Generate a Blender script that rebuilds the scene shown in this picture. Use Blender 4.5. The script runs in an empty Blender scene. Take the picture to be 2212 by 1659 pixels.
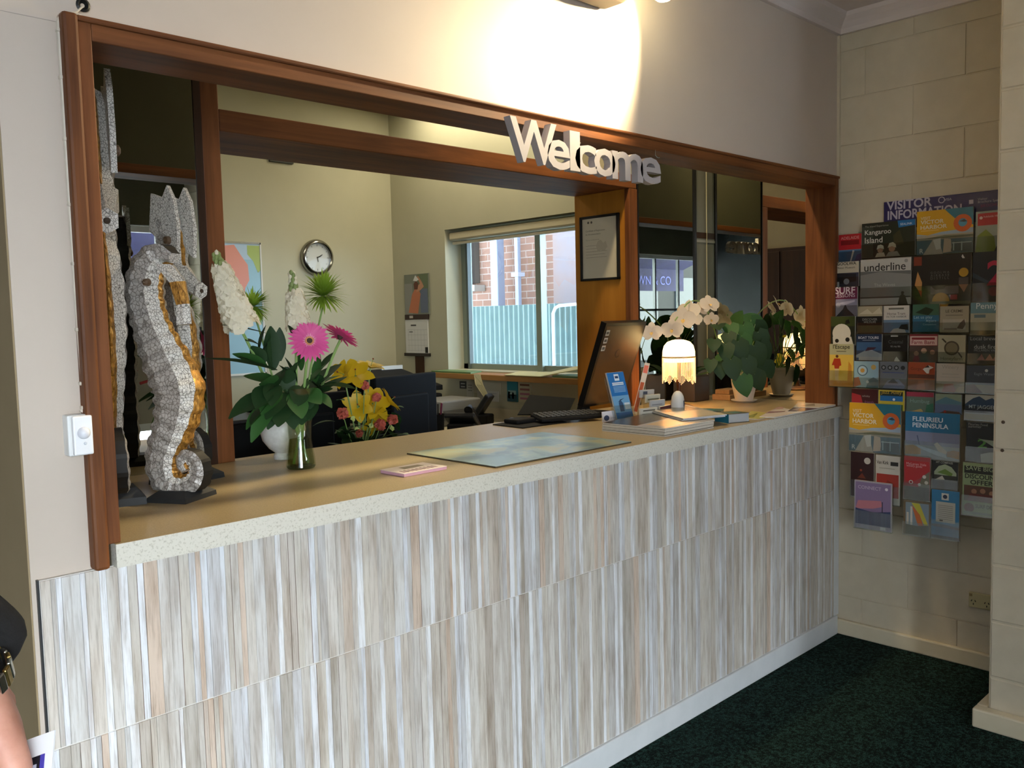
import bpy, bmesh, math, random
from mathutils import Vector, Matrix, Euler
R = random.Random(7)
scene = bpy.context.scene
COL = scene.collection
PI = math.pi

# ---------------------------------------------------------------- camera
CW, CH, CF = 2212.0, 1659.0, 1874.66
CAM = Vector((-3.73746, -1.77142, 1.46191))
YAW, PIT, ROL = 0.7690, -0.0753, -0.0235
_fw = Vector((math.sin(YAW)*math.cos(PIT), math.cos(YAW)*math.cos(PIT), math.sin(PIT)))
_r = Vector((math.cos(YAW), -math.sin(YAW), 0)); _u = _r.cross(_fw)
_r2 = _r*math.cos(ROL)+_u*math.sin(ROL); _u2 = -_r*math.sin(ROL)+_u*math.cos(ROL)
def on(px, py, **k):
    """world point on an axis plane (x=, y= or z=) that was measured from the photograph"""
    (a, v), = k.items(); i = 'xyz'.index(a)
    d = _fw + _r2*((px-CW/2)/CF) - _u2*((py-CH/2)/CF)
    return CAM + d*((v-CAM[i])/d[i])
def dep(px, py, t):
    return CAM + (_fw + _r2*((px-CW/2)/CF) - _u2*((py-CH/2)/CF))*t
cd = bpy.data.cameras.new('camera'); co = bpy.data.objects.new('camera', cd); COL.objects.link(co)
cd.sensor_width = 36; cd.lens = CF/CW*36; cd.clip_start = .05; cd.clip_end = 200
co.matrix_world = Matrix(((_r2.x, _u2.x, -_fw.x, CAM.x), (_r2.y, _u2.y, -_fw.y, CAM.y), (_r2.z, _u2.z, -_fw.z, CAM.z), (0, 0, 0, 1)))
scene.camera = co

# ---------------------------------------------------------------- materials
def s2l(c):
    return c/12.92 if c <= .04045 else ((c+.055)/1.055)**2.4
def hexc(h):
    if not isinstance(h, str): return tuple(s2l(v/255) for v in h)+(1,)
    h = h.lstrip('#'); return tuple(s2l(int(h[i:i+2], 16)/255) for i in (0, 2, 4))+(1,)
MC = {}
def nt(m): return m.node_tree.nodes, m.node_tree.links
def base(name, c, rough=.6, metal=0, spec=.5):
    m = bpy.data.materials.new(name); m.use_nodes = True
    b = m.node_tree.nodes['Principled BSDF']
    b.inputs['Base Color'].default_value = hexc(c); b.inputs['Roughness'].default_value = rough
    b.inputs['Metallic'].default_value = metal; b.inputs['Specular IOR Level'].default_value = spec
    m.diffuse_color = hexc(c)
    return m, b
def M(c, rough=.6, metal=0, spec=.5):
    """plain painted / printed colour"""
    k = (str(c), rough, metal, spec)
    if k not in MC: MC[k] = base('paint_%d' % len(MC), c, rough, metal, spec)[0]
    return MC[k]
def coords(m, scale=(1, 1, 1), rot=(0, 0, 0)):
    n, l = nt(m); t = n.new('ShaderNodeTexCoord'); mp = n.new('ShaderNodeMapping')
    mp.inputs['Scale'].default_value = scale; mp.inputs['Rotation'].default_value = rot
    l.new(t.outputs['Object'], mp.inputs['Vector']); return mp.outputs['Vector']
def noise(m, vec, sc, det=4, rough=.5, dist=0):
    n, l = nt(m); x = n.new('ShaderNodeTexNoise'); x.inputs['Scale'].default_value = sc
    x.inputs['Detail'].default_value = det; x.inputs['Roughness'].default_value = rough; x.inputs['Distortion'].default_value = dist
    l.new(vec, x.inputs['Vector']); return x.outputs['Fac']
def ramp(m, fac, stops):
    n, l = nt(m); r = n.new('ShaderNodeValToRGB'); l.new(fac, r.inputs['Fac'])
    e = r.color_ramp.elements
    e[0].position, e[0].color = stops[0][0], hexc(stops[0][1]); e[1].position, e[1].color = stops[1][0], hexc(stops[1][1])
    for p, c in stops[2:]:
        q = e.new(p); q.color = hexc(c)
    return r.outputs['Color']
def bump(m, b, fac, st=.2, d=.01):
    n, l = nt(m); x = n.new('ShaderNodeBump'); x.inputs['Strength'].default_value = st; x.inputs['Distance'].default_value = d
    l.new(fac, x.inputs['Height']); l.new(x.outputs['Normal'], b.inputs['Normal'])
def noisy(name, c1, c2, sc=8, rough=.6, scale=(1, 1, 1), bs=.1, bd=.004, metal=0, det=5, lo=.35, hi=.65, spec=.5, dist=0):
    if name in MC: return MC[name]
    m, b = base(name, c1, rough, metal, spec); v = coords(m, scale); f = noise(m, v, sc, det, .55, dist)
    nt(m)[1].new(ramp(m, f, [(lo, c1), (hi, c2)]), b.inputs['Base Color'])
    if bs: bump(m, b, f, bs, bd)
    MC[name] = m; return m
def wood(name, c1, c2, axis='z', rough=.55, sc=22):
    if name in MC: return MC[name]
    s = {'x': (.06, 1, 1), 'y': (1, .06, 1), 'z': (1, 1, .06)}[axis]
    m, b = base(name, c1, rough, 0, .25); v = coords(m, s)
    f = noise(m, v, sc, 7, .62, .6); g = noise(m, coords(m, (1, 1, 1)), 3, 3)
    n, l = nt(m); mx = n.new('ShaderNodeMath'); mx.operation = 'MULTIPLY_ADD'; mx.inputs[1].default_value = .7
    l.new(f, mx.inputs[0]); k = n.new('ShaderNodeMath'); k.operation = 'MULTIPLY'; k.inputs[1].default_value = .3; l.new(g, k.inputs[0]); l.new(k.outputs[0], mx.inputs[2])
    l.new(ramp(m, mx.outputs[0], [(.36, c1), (.66, c2)]), b.inputs['Base Color']); bump(m, b, f, .08, .002)
    MC[name] = m; return m
def glassy(name, tint='ffffff', gl=.08, rough=.02):
    """thin clear sheet: see-through with a weak mirror reflection"""
    if name in MC: return MC[name]
    m = bpy.data.materials.new(name); m.use_nodes = True; n, l = nt(m); n.clear()
    o = n.new('ShaderNodeOutputMaterial'); t = n.new('ShaderNodeBsdfTransparent'); g = n.new('ShaderNodeBsdfGlossy'); x = n.new('ShaderNodeMixShader')
    t.inputs[0].default_value = hexc(tint); g.inputs['Roughness'].default_value = rough; x.inputs[0].default_value = gl
    l.new(t.outputs[0], x.inputs[1]); l.new(g.outputs[0], x.inputs[2]); l.new(x.outputs[0], o.inputs[0]); m.diffuse_color = (.8, .9, .9, .4)
    MC[name] = m; return m
def emit(name, c, st):
    if name in MC: return MC[name]
    m, b = base(name, c); b.inputs['Emission Color'].default_value = hexc(c); b.inputs['Emission Strength'].default_value = st
    MC[name] = m; return m
def translucent(name, c, t=.35, rough=.5):
    if name in MC: return MC[name]
    m, b = base(name, c, rough); n, l = nt(m); o = n['Material Output']; tr = n.new('ShaderNodeBsdfTranslucent'); x = n.new('ShaderNodeMixShader')
    tr.inputs[0].default_value = hexc(c); x.inputs[0].default_value = t
    l.new(b.outputs[0], x.inputs[1]); l.new(tr.outputs[0], x.inputs[2]); l.new(x.outputs[0], o.inputs[0]); MC[name] = m; return m

WALLP = noisy('wall_paint', 'c6b8aa', 'cabcae', 3, .6, bs=.04, bd=.002)
WALLB = noisy('block_paint', 'c8bda6', 'cec3ac', 14, .55, bs=.25, bd=.003)
OFFW = noisy('office_paint', 'aaa78e', 'afac93', 3, .7, bs=.03)
CEIL = noisy('ceiling_paint', 'd9cdc8', 'ded2cd', 5, .8, bs=.03)
BROWNP = noisy('brown_paint', '958262', '9b8868', 4, .8, bs=.03)
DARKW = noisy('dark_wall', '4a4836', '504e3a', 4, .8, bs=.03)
WHITET = noisy('white_trim', 'cdd0d2', 'd6d8da', 9, .4, bs=.05)
CREAMT = noisy('cream_trim', 'd2c7ac', 'd8cdb3', 9, .4, bs=.05)
TIMZ = wood('timber_z', '502c15', '84502a', 'z'); TIMX = wood('timber_x', '502c15', '84502a', 'x'); TIMY = wood('timber_y', '8a4c1e', 'b06a2c', 'y')
PANEL = wood('pillar_panel', '9c6420', 'b47a2e', 'z', .35, 14)
DARKT = wood('dark_timber', '2c1a0e', '3d2413', 'z'); SHELFW = wood('shelf_timber', '8a6234', 'a87c48', 'y')
BLACK = M('121314', .45, 0, .3); MATTB = M('161617', .8, 0, .2); CHROME = M('b8b8b4', .22, 1); WHITEP = M('e8e8e6', .4)
PAPER = M('d9d8d2', .7); GREY = M('6d6e70', .5)
ACRYL = glassy('acrylic', 'f2f5f4', .10, .05)

# ---------------------------------------------------------------- mesh builder
class MB:
    def __init__(s): s.v = []; s.f = []; s.m = []; s.mats = []; s.c = []
    def mi(s, mat):
        if mat not in s.mats: s.mats.append(mat)
        return s.mats.index(mat)
    def add(s, vs, fs, mat, col=None):
        o = len(s.v); s.v += [Vector(v) for v in vs]; k = s.mi(mat)
        for f in fs: s.f.append([i+o for i in f]); s.m.append(k); s.c.append(col)
        return s
    def quad(s, a, b, c, d, mat, col=None): return s.add([a, b, c, d], [(0, 1, 2, 3)], mat, col)
    def box(s, lo, hi, mat, bev=0, col=None):
        x0, y0, z0 = [min(a, b) for a, b in zip(lo, hi)]; x1, y1, z1 = [max(a, b) for a, b in zip(lo, hi)]
        return s.obox(Vector(((x0+x1)/2, (y0+y1)/2, (z0+z1)/2)), (x1-x0, y1-y0, z1-z0), None, mat, bev, col)
    def obox(s, c, size, rot, mat, bev=0, col=None):
        """box by centre, size and rotation matrix, optional chamfer"""
        hx, hy, hz = [a/2 for a in size]; rot = rot or Matrix.Identity(3); c = Vector(c)
        bev = min(bev, hx*.9, hy*.9, hz*.9)
        if bev <= 0:
            vs = [Vector((x, y, z)) for x in (-hx, hx) for y in (-hy, hy) for z in (-hz, hz)]
            fs = [(0, 1, 3, 2), (4, 6, 7, 5), (0, 4, 5, 1), (2, 3, 7, 6), (0, 2, 6, 4), (1, 5, 7, 3)]
        else:
            bm = bmesh.new(); bmesh.ops.create_cube(bm, size=1)
            for v in bm.verts: v.co = Vector((v.co.x*2*hx, v.co.y*2*hy, v.co.z*2*hz))
            bmesh.ops.bevel(bm, geom=bm.edges[:], offset=bev, segments=2, affect='EDGES', profile=.5)
            bm.verts.index_update(); vs = [v.co.copy() for v in bm.verts]; fs = [[v.index for v in f.verts] for f in bm.faces]; bm.free()
        return s.add([c+rot@v for v in vs], fs, mat, col)
    def prism(s, poly, o, ax, ay, az, t, mat, side=None):
        """2-D polygon (CCW) in frame o,ax,ay extruded by t along az"""
        n = len(poly); o = Vector(o); ax, ay, az = Vector(ax), Vector(ay), Vector(az)
        a = [o+ax*p[0]+ay*p[1] for p in poly]; b = [p+az*t for p in a]
        s.add(a+b, [tuple(range(n))[::-1], tuple(range(n, 2*n))], mat)
        s.add(a+b, [(i, (i+1) % n, (i+1) % n+n, i+n) for i in range(n)], side or mat)
        return s
    def tube(s, pts, rad, mat, seg=10, cap=True):
        pts = [Vector(p) for p in pts]; n = len(pts); rad = rad if isinstance(rad, (list, tuple)) else [rad]*n
        vs = []; fs = []; up = None
        for i, p in enumerate(pts):
            t = (pts[min(i+1, n-1)]-pts[max(i-1, 0)]).normalized()
            if up is None: up = t.orthogonal().normalized()
            else: up = (up-t*up.dot(t)); up = up.normalized() if up.length > 1e-6 else t.orthogonal().normalized()
            w = t.cross(up)
            vs += [p+(up*math.cos(2*PI*j/seg)+w*math.sin(2*PI*j/seg))*rad[i] for j in range(seg)]
        for i in range(n-1):
            for j in range(seg):
                k = (j+1) % seg; fs.append((i*seg+j, i*seg+k, (i+1)*seg+k, (i+1)*seg+j))
        if cap: fs += [tuple(range(seg))[::-1], tuple(range((n-1)*seg, n*seg))]
        return s.add(vs, fs, mat)
    def lathe(s, prof, c, mat, seg=32, axis=None, cap=False):
        c = Vector(c); q = Vector((0, 0, 1)).rotation_difference(Vector(axis)) if axis is not None else None
        vs = []; n = len(prof)
        for r, z in prof:
            for j in range(seg):
                v = Vector((r*math.cos(2*PI*j/seg), r*math.sin(2*PI*j/seg), z)); vs.append(c+(q@v if q else v))
        fs = [(i*seg+j, i*seg+(j+1) % seg, (i+1)*seg+(j+1) % seg, (i+1)*seg+j) for i in range(n-1) for j in range(seg)]
        if cap: fs += [tuple(range(seg))[::-1], tuple(range((n-1)*seg, n*seg))]
        return s.add(vs, fs, mat)
    def ball(s, c, r, mat, sub=2, sc=(1, 1, 1), rot=None, jit=0):
        bm = bmesh.new(); bmesh.ops.create_icosphere(bm, subdivisions=sub, radius=1)
        vs = []
        for v in bm.verts:
            p = Vector((v.co.x*sc[0], v.co.y*sc[1], v.co.z*sc[2]))*r*(1+R.uniform(-jit, jit)); vs.append(Vector(c)+(rot@p if rot else p))
        bm.verts.index_update(); fs = [[v.index for v in f.verts] for f in bm.faces]; bm.free()
        return s.add(vs, fs, mat)
    def text(s, txt, o, ax, ay, size, mat, ext=0, align='LEFT', bold=0, spacing=1, sx=1, shear=0):
        c = bpy.data.curves.new('lettering', 'FONT'); c.body = txt; c.size = size; c.extrude = ext; c.align_x = align
        c.offset = bold; c.space_character = spacing; c.resolution_u = 3; c.shear = shear
        ob = bpy.data.objects.new('lettering', c); COL.objects.link(ob)
        dg = bpy.context.evaluated_depsgraph_get(); me = bpy.data.meshes.new_from_object(ob.evaluated_get(dg))
        ax, ay, o = Vector(ax).normalized(), Vector(ay).normalized(), Vector(o); az = ax.cross(ay)
        s.add([o+ax*v.co.x*sx+ay*v.co.y+az*v.co.z for v in me.vertices], [list(p.vertices) for p in me.polygons], mat)
        bpy.data.objects.remove(ob); bpy.data.curves.remove(c); bpy.data.meshes.remove(me); return s

ORG = {}
def org(p): return ORG.get(p.name, Vector((0, 0, 0))) if p else Vector((0, 0, 0))
def obj(name, mb, parent=None, smooth=False, origin=None):
    me = bpy.data.meshes.new(name); lo = Vector([min(v[i] for v in mb.v) for i in range(3)]); hi = Vector([max(v[i] for v in mb.v) for i in range(3)])
    o = origin if origin is not None else Vector(((lo.x+hi.x)/2, (lo.y+hi.y)/2, lo.z))
    me.from_pydata([v-o for v in mb.v], [], mb.f)
    for m in mb.mats: me.materials.append(m)
    me.polygons.foreach_set('material_index', mb.m)
    if smooth: me.polygons.foreach_set('use_smooth', [True]*len(mb.f))
    if any(c is not None for c in mb.c):
        a = me.color_attributes.new('col', 'FLOAT_COLOR', 'CORNER')
        for p in me.polygons:
            c = mb.c[p.index] or (1, 1, 1)
            for li in p.loop_indices: a.data[li].color = (c[0], c[1], c[2], 1)
    me.update(); ob = bpy.data.objects.new(name, me); COL.objects.link(ob)
    ob.location = o-org(parent)
    if parent: ob.parent = parent
    ORG[ob.name] = o
    if smooth:
        try: me.set_sharp_from_angle(angle=math.radians(40))
        except Exception: pass
    return ob
def tag(o, label, cat, group=None):
    o['label'] = label; o['category'] = cat
    if group: o['group'] = group
    return o
def thing(name, label, cat, loc, group=None):
    o = bpy.data.objects.new(name, None); COL.objects.link(o); o.location = loc; o.empty_display_size = .05; ORG[o.name] = Vector(loc)
    return tag(o, label, cat, group)
def struct(name, mb, parent=None, smooth=False):
    o = obj(name, mb, parent, smooth)
    if not parent: o['kind'] = 'structure'
    return o
X, Y, Z = Vector((1, 0, 0)), Vector((0, 1, 0)), Vector((0, 0, 1))
def rz(a): return Matrix.Rotation(a, 3, 'Z')
# ================================================================ the setting
CT = 1.04            # counter top height
YB, YM, YI = .12, .745, 1.085   # back of the front wall, mirror plane, back of the inner partition
XL = -3.287
# floor with speckled dark green carpet
m, b = base('carpet', '0d1714', .95, 0, .1); v = coords(m)
f = noise(m, v, 260, 2, .6); g = noise(m, v, 90, 3, .6)
n, l = nt(m); mul = n.new('ShaderNodeMath'); mul.operation = 'MULTIPLY'; l.new(f, mul.inputs[0]); l.new(g, mul.inputs[1])
l.new(ramp(m, mul.outputs[0], [(.22, '08110f'), (.35, '2c4942')]), b.inputs['Base Color']); bump(m, b, f, .5, .004); CARPET = m
struct('floor', MB().box((-7.5, -4.1, -.05), (.3, 3.5, 0), CARPET))
# lobby ceiling and cornice
mb = MB().box((-7.5, -4.1, 2.724), (.2, 0, 2.78), CEIL); struct('ceiling', mb)
prof = [(0, 0), (.07, 0), (.062, -.018), (.04, -.035), (.022, -.055), (.018, -.075), (0, -.075)]
mb = MB().prism([(-p[0], p[1]) for p in prof], (XL, 0, 2.726), Y, Z, X, 3.287, CEIL); struct('trim_1', mb)
mb = MB().prism([(-p[0], p[1]) for p in prof][::-1], (0, -.8, 2.726), X, Z, Y, .8, CEIL); struct('trim_2', mb)
# front wall: around the opening (opening x -3.15 .. -0.03, z 1.0 .. 2.03)
mb = MB()
mb.box((XL+.003, 0, 2.02), (0, .10, 2.78), WALLP); mb.box((XL+.003, 0, .99), (-3.155, .10, 2.02), WALLP); mb.box((-.03, .0, 1.041), (0, .10, 2.02), WALLP)
mb.box((XL+.003, 0, 0), (0, .10, .99), WALLP)
mb.box((XL, .10, 2.02), (.105, .118, 2.98), DARKW)      # inner face above the opening, painted dark for its missing light
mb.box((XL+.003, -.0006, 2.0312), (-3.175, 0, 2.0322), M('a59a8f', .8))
struct('wall_front', mb)
struct('wall_left', MB().box((XL, .10, 0), (-3.2, 3.28, 2.98), BROWNP).box((XL, .002, 0), (XL+.003, .10, 2.72), BROWNP))
# office shell
mb = MB().box((-3.2, 3.28, 0), (.3, 3.4, 3.0), OFFW); struct('wall_back', mb)
struct('ceiling_office', MB().box((-3.3, .10, 2.98), (.3, 3.4, 3.05), CEIL))
wy0, wy1, wz0, wz1 = .95, 2.70, 1.13, 2.057            # office window opening
mb = MB().box((0, YI, 0), (.2, 3.28, wz0), OFFW).box((0, YI, wz1), (.2, 3.28, 2.98), OFFW).box((0, wy1, wz0), (.2, 3.28, wz1), OFFW).box((.105, .0, 0), (.2, YI, 2.98), OFFW)
struct('wall_right', mb)
# end wall of painted concrete blocks, real coursing 0.4 x 0.2
def blocks(mb, x, y0, y1, z1, joff, sgn=-1, c=.0035):
    mb.box((x+.004, y0, 0), (x+.1, y1, z1), WALLB)
    k = 0; z = .178-.2
    while z < z1:
        y = y0-(.4)*3+joff+(.2 if k % 2 else 0)
        while y < y1:
            a, b_ = max(y+.0012, y0), min(y+.4-.0012, y1); lo, hi = max(z+.001, 0), min(z+.2-.001, z1)
            if b_-a > .01 and hi-lo > .01:
                vs = [(x+.006, a, lo), (x+.006, b_, lo), (x+.006, b_, hi), (x+.006, a, hi), (x, a+c, lo+c), (x, b_-c, lo+c), (x, b_-c, hi-c), (x, a+c, hi-c)]
                mb.add(vs, [(4, 7, 6, 5), (0, 4, 5, 1), (1, 5, 6, 2), (2, 6, 7, 3), (3, 7, 4, 0)], WALLB)
            y += .4
        z += .2; k += 1
mb = MB(); blocks(mb, 0, -.8, 0, 2.76, (-.121+.8) % .4, c=.0025); mb.box((-.012, -.012, 1.05), (0, 0, 2.65), WALLB); struct('wall_end', mb)
mb = MB(); blocks(mb, -.515, -4.1, -.8, 2.76, .12, c=.006); mb.box((-.509, -.8, 0), (.1, -.798, 2.76), WALLB); struct('wall_side', mb)
# baseboards
mb = MB().box((XL+.01, -.02, 0), (-.02, -.001, .085), WHITET, .004); struct('baseboard_front', mb)
mb = MB().box((-.022, -.795, 0), (0, -.001, .068), CREAMT, .006); struct('baseboard_end', mb)
mb = MB().box((-.56, -4.05, 0), (-.515, -.76, .068), CREAMT, .006).box((-.515, -.798, 0), (-.02, -.76, .068), CREAMT, .006); struct('baseboard_side', mb)
struct('trim_3', MB().box((-.045, -.014, .085), (-.001, -.001, .994), WHITET, .002))
# striped tile panel (strips in porcelain tiles, upper row cut under the counter)
m, b = base('striped_tile', 'cccccc', .42); n, l = nt(m); at = n.new('ShaderNodeAttribute'); at.attribute_name = 'col'
v = coords(m, (1, 1, .045)); f = noise(m, v, 210, 5, .65); g = noise(m, coords(m, (1, 1, .12)), 45, 4, .6)
mx = n.new('ShaderNodeMix'); mx.data_type = 'RGBA'; mx.blend_type = 'MULTIPLY'; mx.inputs[0].default_value = 1
l.new(at.outputs['Color'], mx.inputs[6]); l.new(ramp(m, f, [(.28, 'cfcac4'), (.5, 'ffffff')]), mx.inputs[7])
m2 = n.new('ShaderNodeMix'); m2.data_type = 'RGBA'; m2.blend_type = 'MULTIPLY'; m2.inputs[0].default_value = .8
l.new(mx.outputs[2], m2.inputs[6]); l.new(ramp(m, g, [(.33, 'd3c9bf'), (.55, 'ffffff')]), m2.inputs[7]); l.new(m2.outputs[2], b.inputs['Base Color'])
bump(m, b, f, .15, .002); TILE = m
WH = ['e6e7ea', 'dcdee2', 'ebecee', 'd9dbe0']; TN = ['d0cac2', 'd6d2cd', 'd2cbc0', 'c6bdb2', 'cec7bd', 'bdb7ae', 'd3cec7', 'c5bdb4', 'cbc6c0', 'bbb0a4', 'd0c8be', 'cec0b2', 'c4c1be', 'd4d2cf', 'cccbcc', 'd2bfae']
mb = MB(); rt = random.Random(11)
GROUT = M('dedbd4', .8)
mb.box((-3.273, -.0095, .085), (-.045, -.001, .994), GROUT)
def striprow(x0, x1, z0, z1):
    x = x0; last = 0
    while x < x1-.002:
        wht = (not last) and rt.random() < .55
        w = rt.uniform(.008, .019) if wht else rt.choice([rt.uniform(.008, .016), rt.uniform(.016, .034), rt.uniform(.014, .028)])
        w = min(w, x1-x); c = hexc(rt.choice(WH) if wht else rt.choice(TN)); last = wht or rt.random() < .25
        k = rt.uniform(.93, 1.04) if not wht else 1; d = -.0115 - (rt.uniform(0, .0015)); c = [q*k for q in c[:3]]
        gl = .0006
        mb.add([(x, -.0094, z0), (x+w, -.0094, z0), (x+w, -.0094, z1), (x, -.0094, z1), (x+gl, d, z0+.001), (x+w-gl, d, z0+.001), (x+w-gl, d, z1-.001), (x+gl, d, z1-.001)],
               [(4, 5, 6, 7), (0, 1, 5, 4), (1, 2, 6, 5), (2, 3, 7, 6), (3, 0, 4, 7)], TILE, tuple(c))
        if rt.random() < .16:   # thin dark crack between two strips
            mb.quad((x+w-.0008, d-.0004, z0+.002), (x+w+.0008, d-.0004, z0+.002), (x+w+.0006, d-.0004, z1-.002), (x+w-.0004, d-.0004, z1-.002), TILE, tuple(hexc('7b6a5c')[:3]))
        x += w
striprow(-3.272, -.046, .087, .6632); striprow(-3.272, -.62, .6648, .993); striprow(-.62, -.046, .6648, .9098); striprow(-.62, -.046, .912, .993)
mb.box((-3.2765, -.010, .085), (-3.273, -.001, .995), M('26282a', .5))
struct('wall_tile', mb)
# lobby beyond the photographer: glazed shopfront with an awning, glazed side wall on the left
GL = glassy('window_glass', 'f4f8f8', .07, .0)
GGW = noisy('grey_green_wall', '77796a', '7d7f70', 4, .7, bs=.02)
mb = MB().box((-7.5, -4.1, 2.3), (.1, -4.0, 2.76), DARKW).box((-.72, -4.1, 0), (.1, -4.0, 2.3), GGW).box((-3.9, -4.1, 0), (-1.5, -4.0, 2.3), GGW); struct('wall_lobby', mb)
FX = -7.4
struct('wall_far', MB().box((FX-.1, -4.0, 0), (FX, 3.3, 2.76), noisy('slate_wall', '33373a', '3a3f42', 4, .8, bs=0)))
struct('wall_passage', MB().box((FX, 3.3, 0), (XL, 3.4, 2.76), BROWNP))
struct('ceiling_passage', MB().box((FX-.1, 0, 2.724), (XL, 3.4, 2.78), CEIL))
k = 1
for x0, x1 in ((-7.3, -5.5), (-5.42, -3.9), (-1.5, -.72)):
    k += 1; fr = MB(); w = .045; WHITET_ = WHITET if k > 2 else M('7a8084', .5)
    fr.box((x0, -4.07, .03), (x0+w, -4.01, 2.28), WHITET).box((x1-w, -4.07, .03), (x1, -4.01, 2.28), WHITET).box((x0, -4.07, 2.24), (x1, -4.01, 2.29), WHITET).box((x0, -4.07, 0), (x1, -4.01, .08), WHITET)
    if k == 2:
        for zz in (1.52, 1.2): fr.box((x0, -4.06, zz), (x1, -4.02, zz+.03), WHITET_)
        for xx in (-5.95, -6.5): fr.box((xx, -4.06, .05), (xx+.03, -4.02, 2.28), WHITET_)
    elif k == 4: fr.box((x0, -4.06, .60), (x1, -4.02, .66), WHITET).box((x0, -4.06, 1.26), (x1, -4.02, 1.30), WHITET).box((x0, -4.05, .66), (x1, -4.03, 1.26), M('9a9484', .6))
    o = DOORW = struct('window_%d' % k, fr); obj('pane', MB().quad((x0+w, -4.04, .08), (x1-w, -4.04, .08), (x1-w, -4.04, 2.24), (x0+w, -4.04, 2.24), GL), o)
mb = MB().tube([(-1.0, -3.985, 1.1), (-1.06, -3.985, 1.14), (-1.12, -3.985, 1.1), (-1.08, -3.985, 1.03), (-1.03, -3.985, .98), (-1.06, -3.985, .92), (-1.13, -3.985, .92)], .012, M('a02020', .6)).tube([(-.84, -3.985, 1.12), (-.9, -3.985, 1.02), (-.98, -3.985, 1.0)], .012, M('a02020', .6)); obj('door_lettering', mb, DOORW)
mb = MB().box((-40, -45, -.12), (30, -4.1, -.03), noisy('pavement', '78787c', '828286', 6, .7)); tag(obj('pavement', mb), 'pale grey pavement outside the shopfront seen in the left mirror', 'pavement')
AWN = noisy('awning_cloth', '15153a', '1b1b48', 6, .8, bs=0)
for x0, x1, lab in ((-8.3, -5.45, 'dark blue street awning with a lettered valance, seen in the mirror behind the lamp'), (-2.4, .2, 'dark blue awning over the entrance door, seen in the mirror behind the seahorses')):
    aw = thing('awning', lab, 'awning', ((x0+x1)/2, -4.3, 2.2))
    mb = MB(); mb.add([(x0, -4.15, 2.62), (x1, -4.15, 2.62), (x1, -5.2, 2.22), (x0, -5.2, 2.22), (x0, -4.15, 2.60), (x1, -4.15, 2.60), (x1, -5.2, 2.20), (x0, -5.2, 2.20)], [(0, 1, 2, 3), (7, 6, 5, 4), (0, 4, 5, 1), (2, 6, 7, 3)], AWN); obj('canopy', mb, aw)
    mb = MB().box((x0, -5.21, 1.85 if x0 < -5 else 1.55), (x1, -5.195, 2.22), AWN)
    if x0 < -5: mb.text('TOWN & CO', (-6.75, -5.19, 1.95), -X, Z, .2, M('3c4698', .6), align='LEFT')
    obj('valance', mb, aw)
hs = thing('shop_building', 'dark grey shop building across the street seen in the right mirror', 'building', (-12, -7.4, 0))
obj('wall', MB().box((-17, -7.4, -.03), (-8.2, -7.0, 4.5), M('16191d', .8)), hs)
for i in range(4): obj('window', MB().box((-16.6+i*2.2, -7.02, .6), (-15.0+i*2.2, -6.97, 2.2), M('2a323c', .3)), hs)
# office window (right wall) and its surroundings outdoors
ALU = M('8f9a90', .4, .5)
fr = MB(); xf = .14
fr.box((xf, wy1-.05, wz0), (xf+.05, wy1, wz1), ALU).box((xf, wy0, wz0), (xf+.05, wy0+.04, wz1), ALU).box((xf, wy0, wz0), (xf+.05, wy1, wz0+.035), ALU).box((xf, wy0, wz1-.08), (xf+.05, wy1, wz1), ALU)
fr.box((xf-.02, 1.94, wz0), (xf+.03, 1.985, wz1-.03), ALU).box((xf-.012, wy1-.075, wz0), (xf+.02, wy1-.055, wz1-.03), M('55605c', .5))
GLO = glassy('dimming_glass', '93a3b2', .10, .0); wo = struct('window_1', fr); obj('pane', MB().quad((xf+.02, 1.97, wz0+.03), (xf+.02, wy1-.05, wz0+.03), (xf+.02, wy1-.05, wz1-.08), (xf+.02, 1.97, wz1-.08), GLO), wo); obj('pane', MB().quad((xf+.035, wy0+.04, wz0+.03), (xf+.035, 1.98, wz0+.03), (xf+.035, 1.98, wz1-.08), (xf+.035, wy0+.04, wz1-.08), GLO), wo)  # pane tint put in to dim the bright yard behind it
bl = thing('roller_blind', 'beige roller blind box above the office window', 'blind', (.06, 1.9, 1.975)); BLM = M('b6ae93', .6)
obj('blind_cassette', MB().box((.01, wy0+.02, 1.985), (.09, wy1-.03, 2.035), BLM, .01), bl); obj('bottom_rail', MB().box((.03, wy0+.03, 1.958), (.05, wy1-.04, 1.975), M('c9c2aa', .5), .004), bl)
struct('ground', MB().box((.2, -1, -.06), (9, 10, 0), noisy('outside_ground', '7d7a74', '8a8780', 5, .9)))
# corrugated fence
mb = MB(); FEN = noisy('corrugated_steel', '6f827e', '7a8d88', 5, .6, bs=0); N = 420; xs = 2.6; z0, z1 = 0, 1.6; pts = []
for i in range(N): yy = 3.2+i*3.4/N; pts.append((xs+.022*math.sin(i*2*PI/9), yy))
for (a, b_) in zip(pts[:-1], pts[1:]): mb.add([(a[0], a[1], z0), (b_[0], b_[1], z0), (b_[0], b_[1], z1), (a[0], a[1], z1), (a[0]+.012, a[1], z0), (b_[0]+.012, b_[1], z0), (b_[0]+.012, b_[1], z1), (a[0]+.012, a[1], z1)], [(0, 3, 2, 1), (4, 5, 6, 7), (3, 7, 6, 2)], FEN)
tag(obj('corrugated_fence', mb), 'pale green corrugated metal fence outside the office window', 'fence')
struct('wall_yard_blocker', MB().box((.2, -1.1, 0), (4.2, -1.0, 1.7), M('6a6862', .8)).box((.2, 9.5, 0), (4.2, 9.6, 2.8), M('6a6862', .8)))  # end walls added to keep part of the daylight out of the yard
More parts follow.
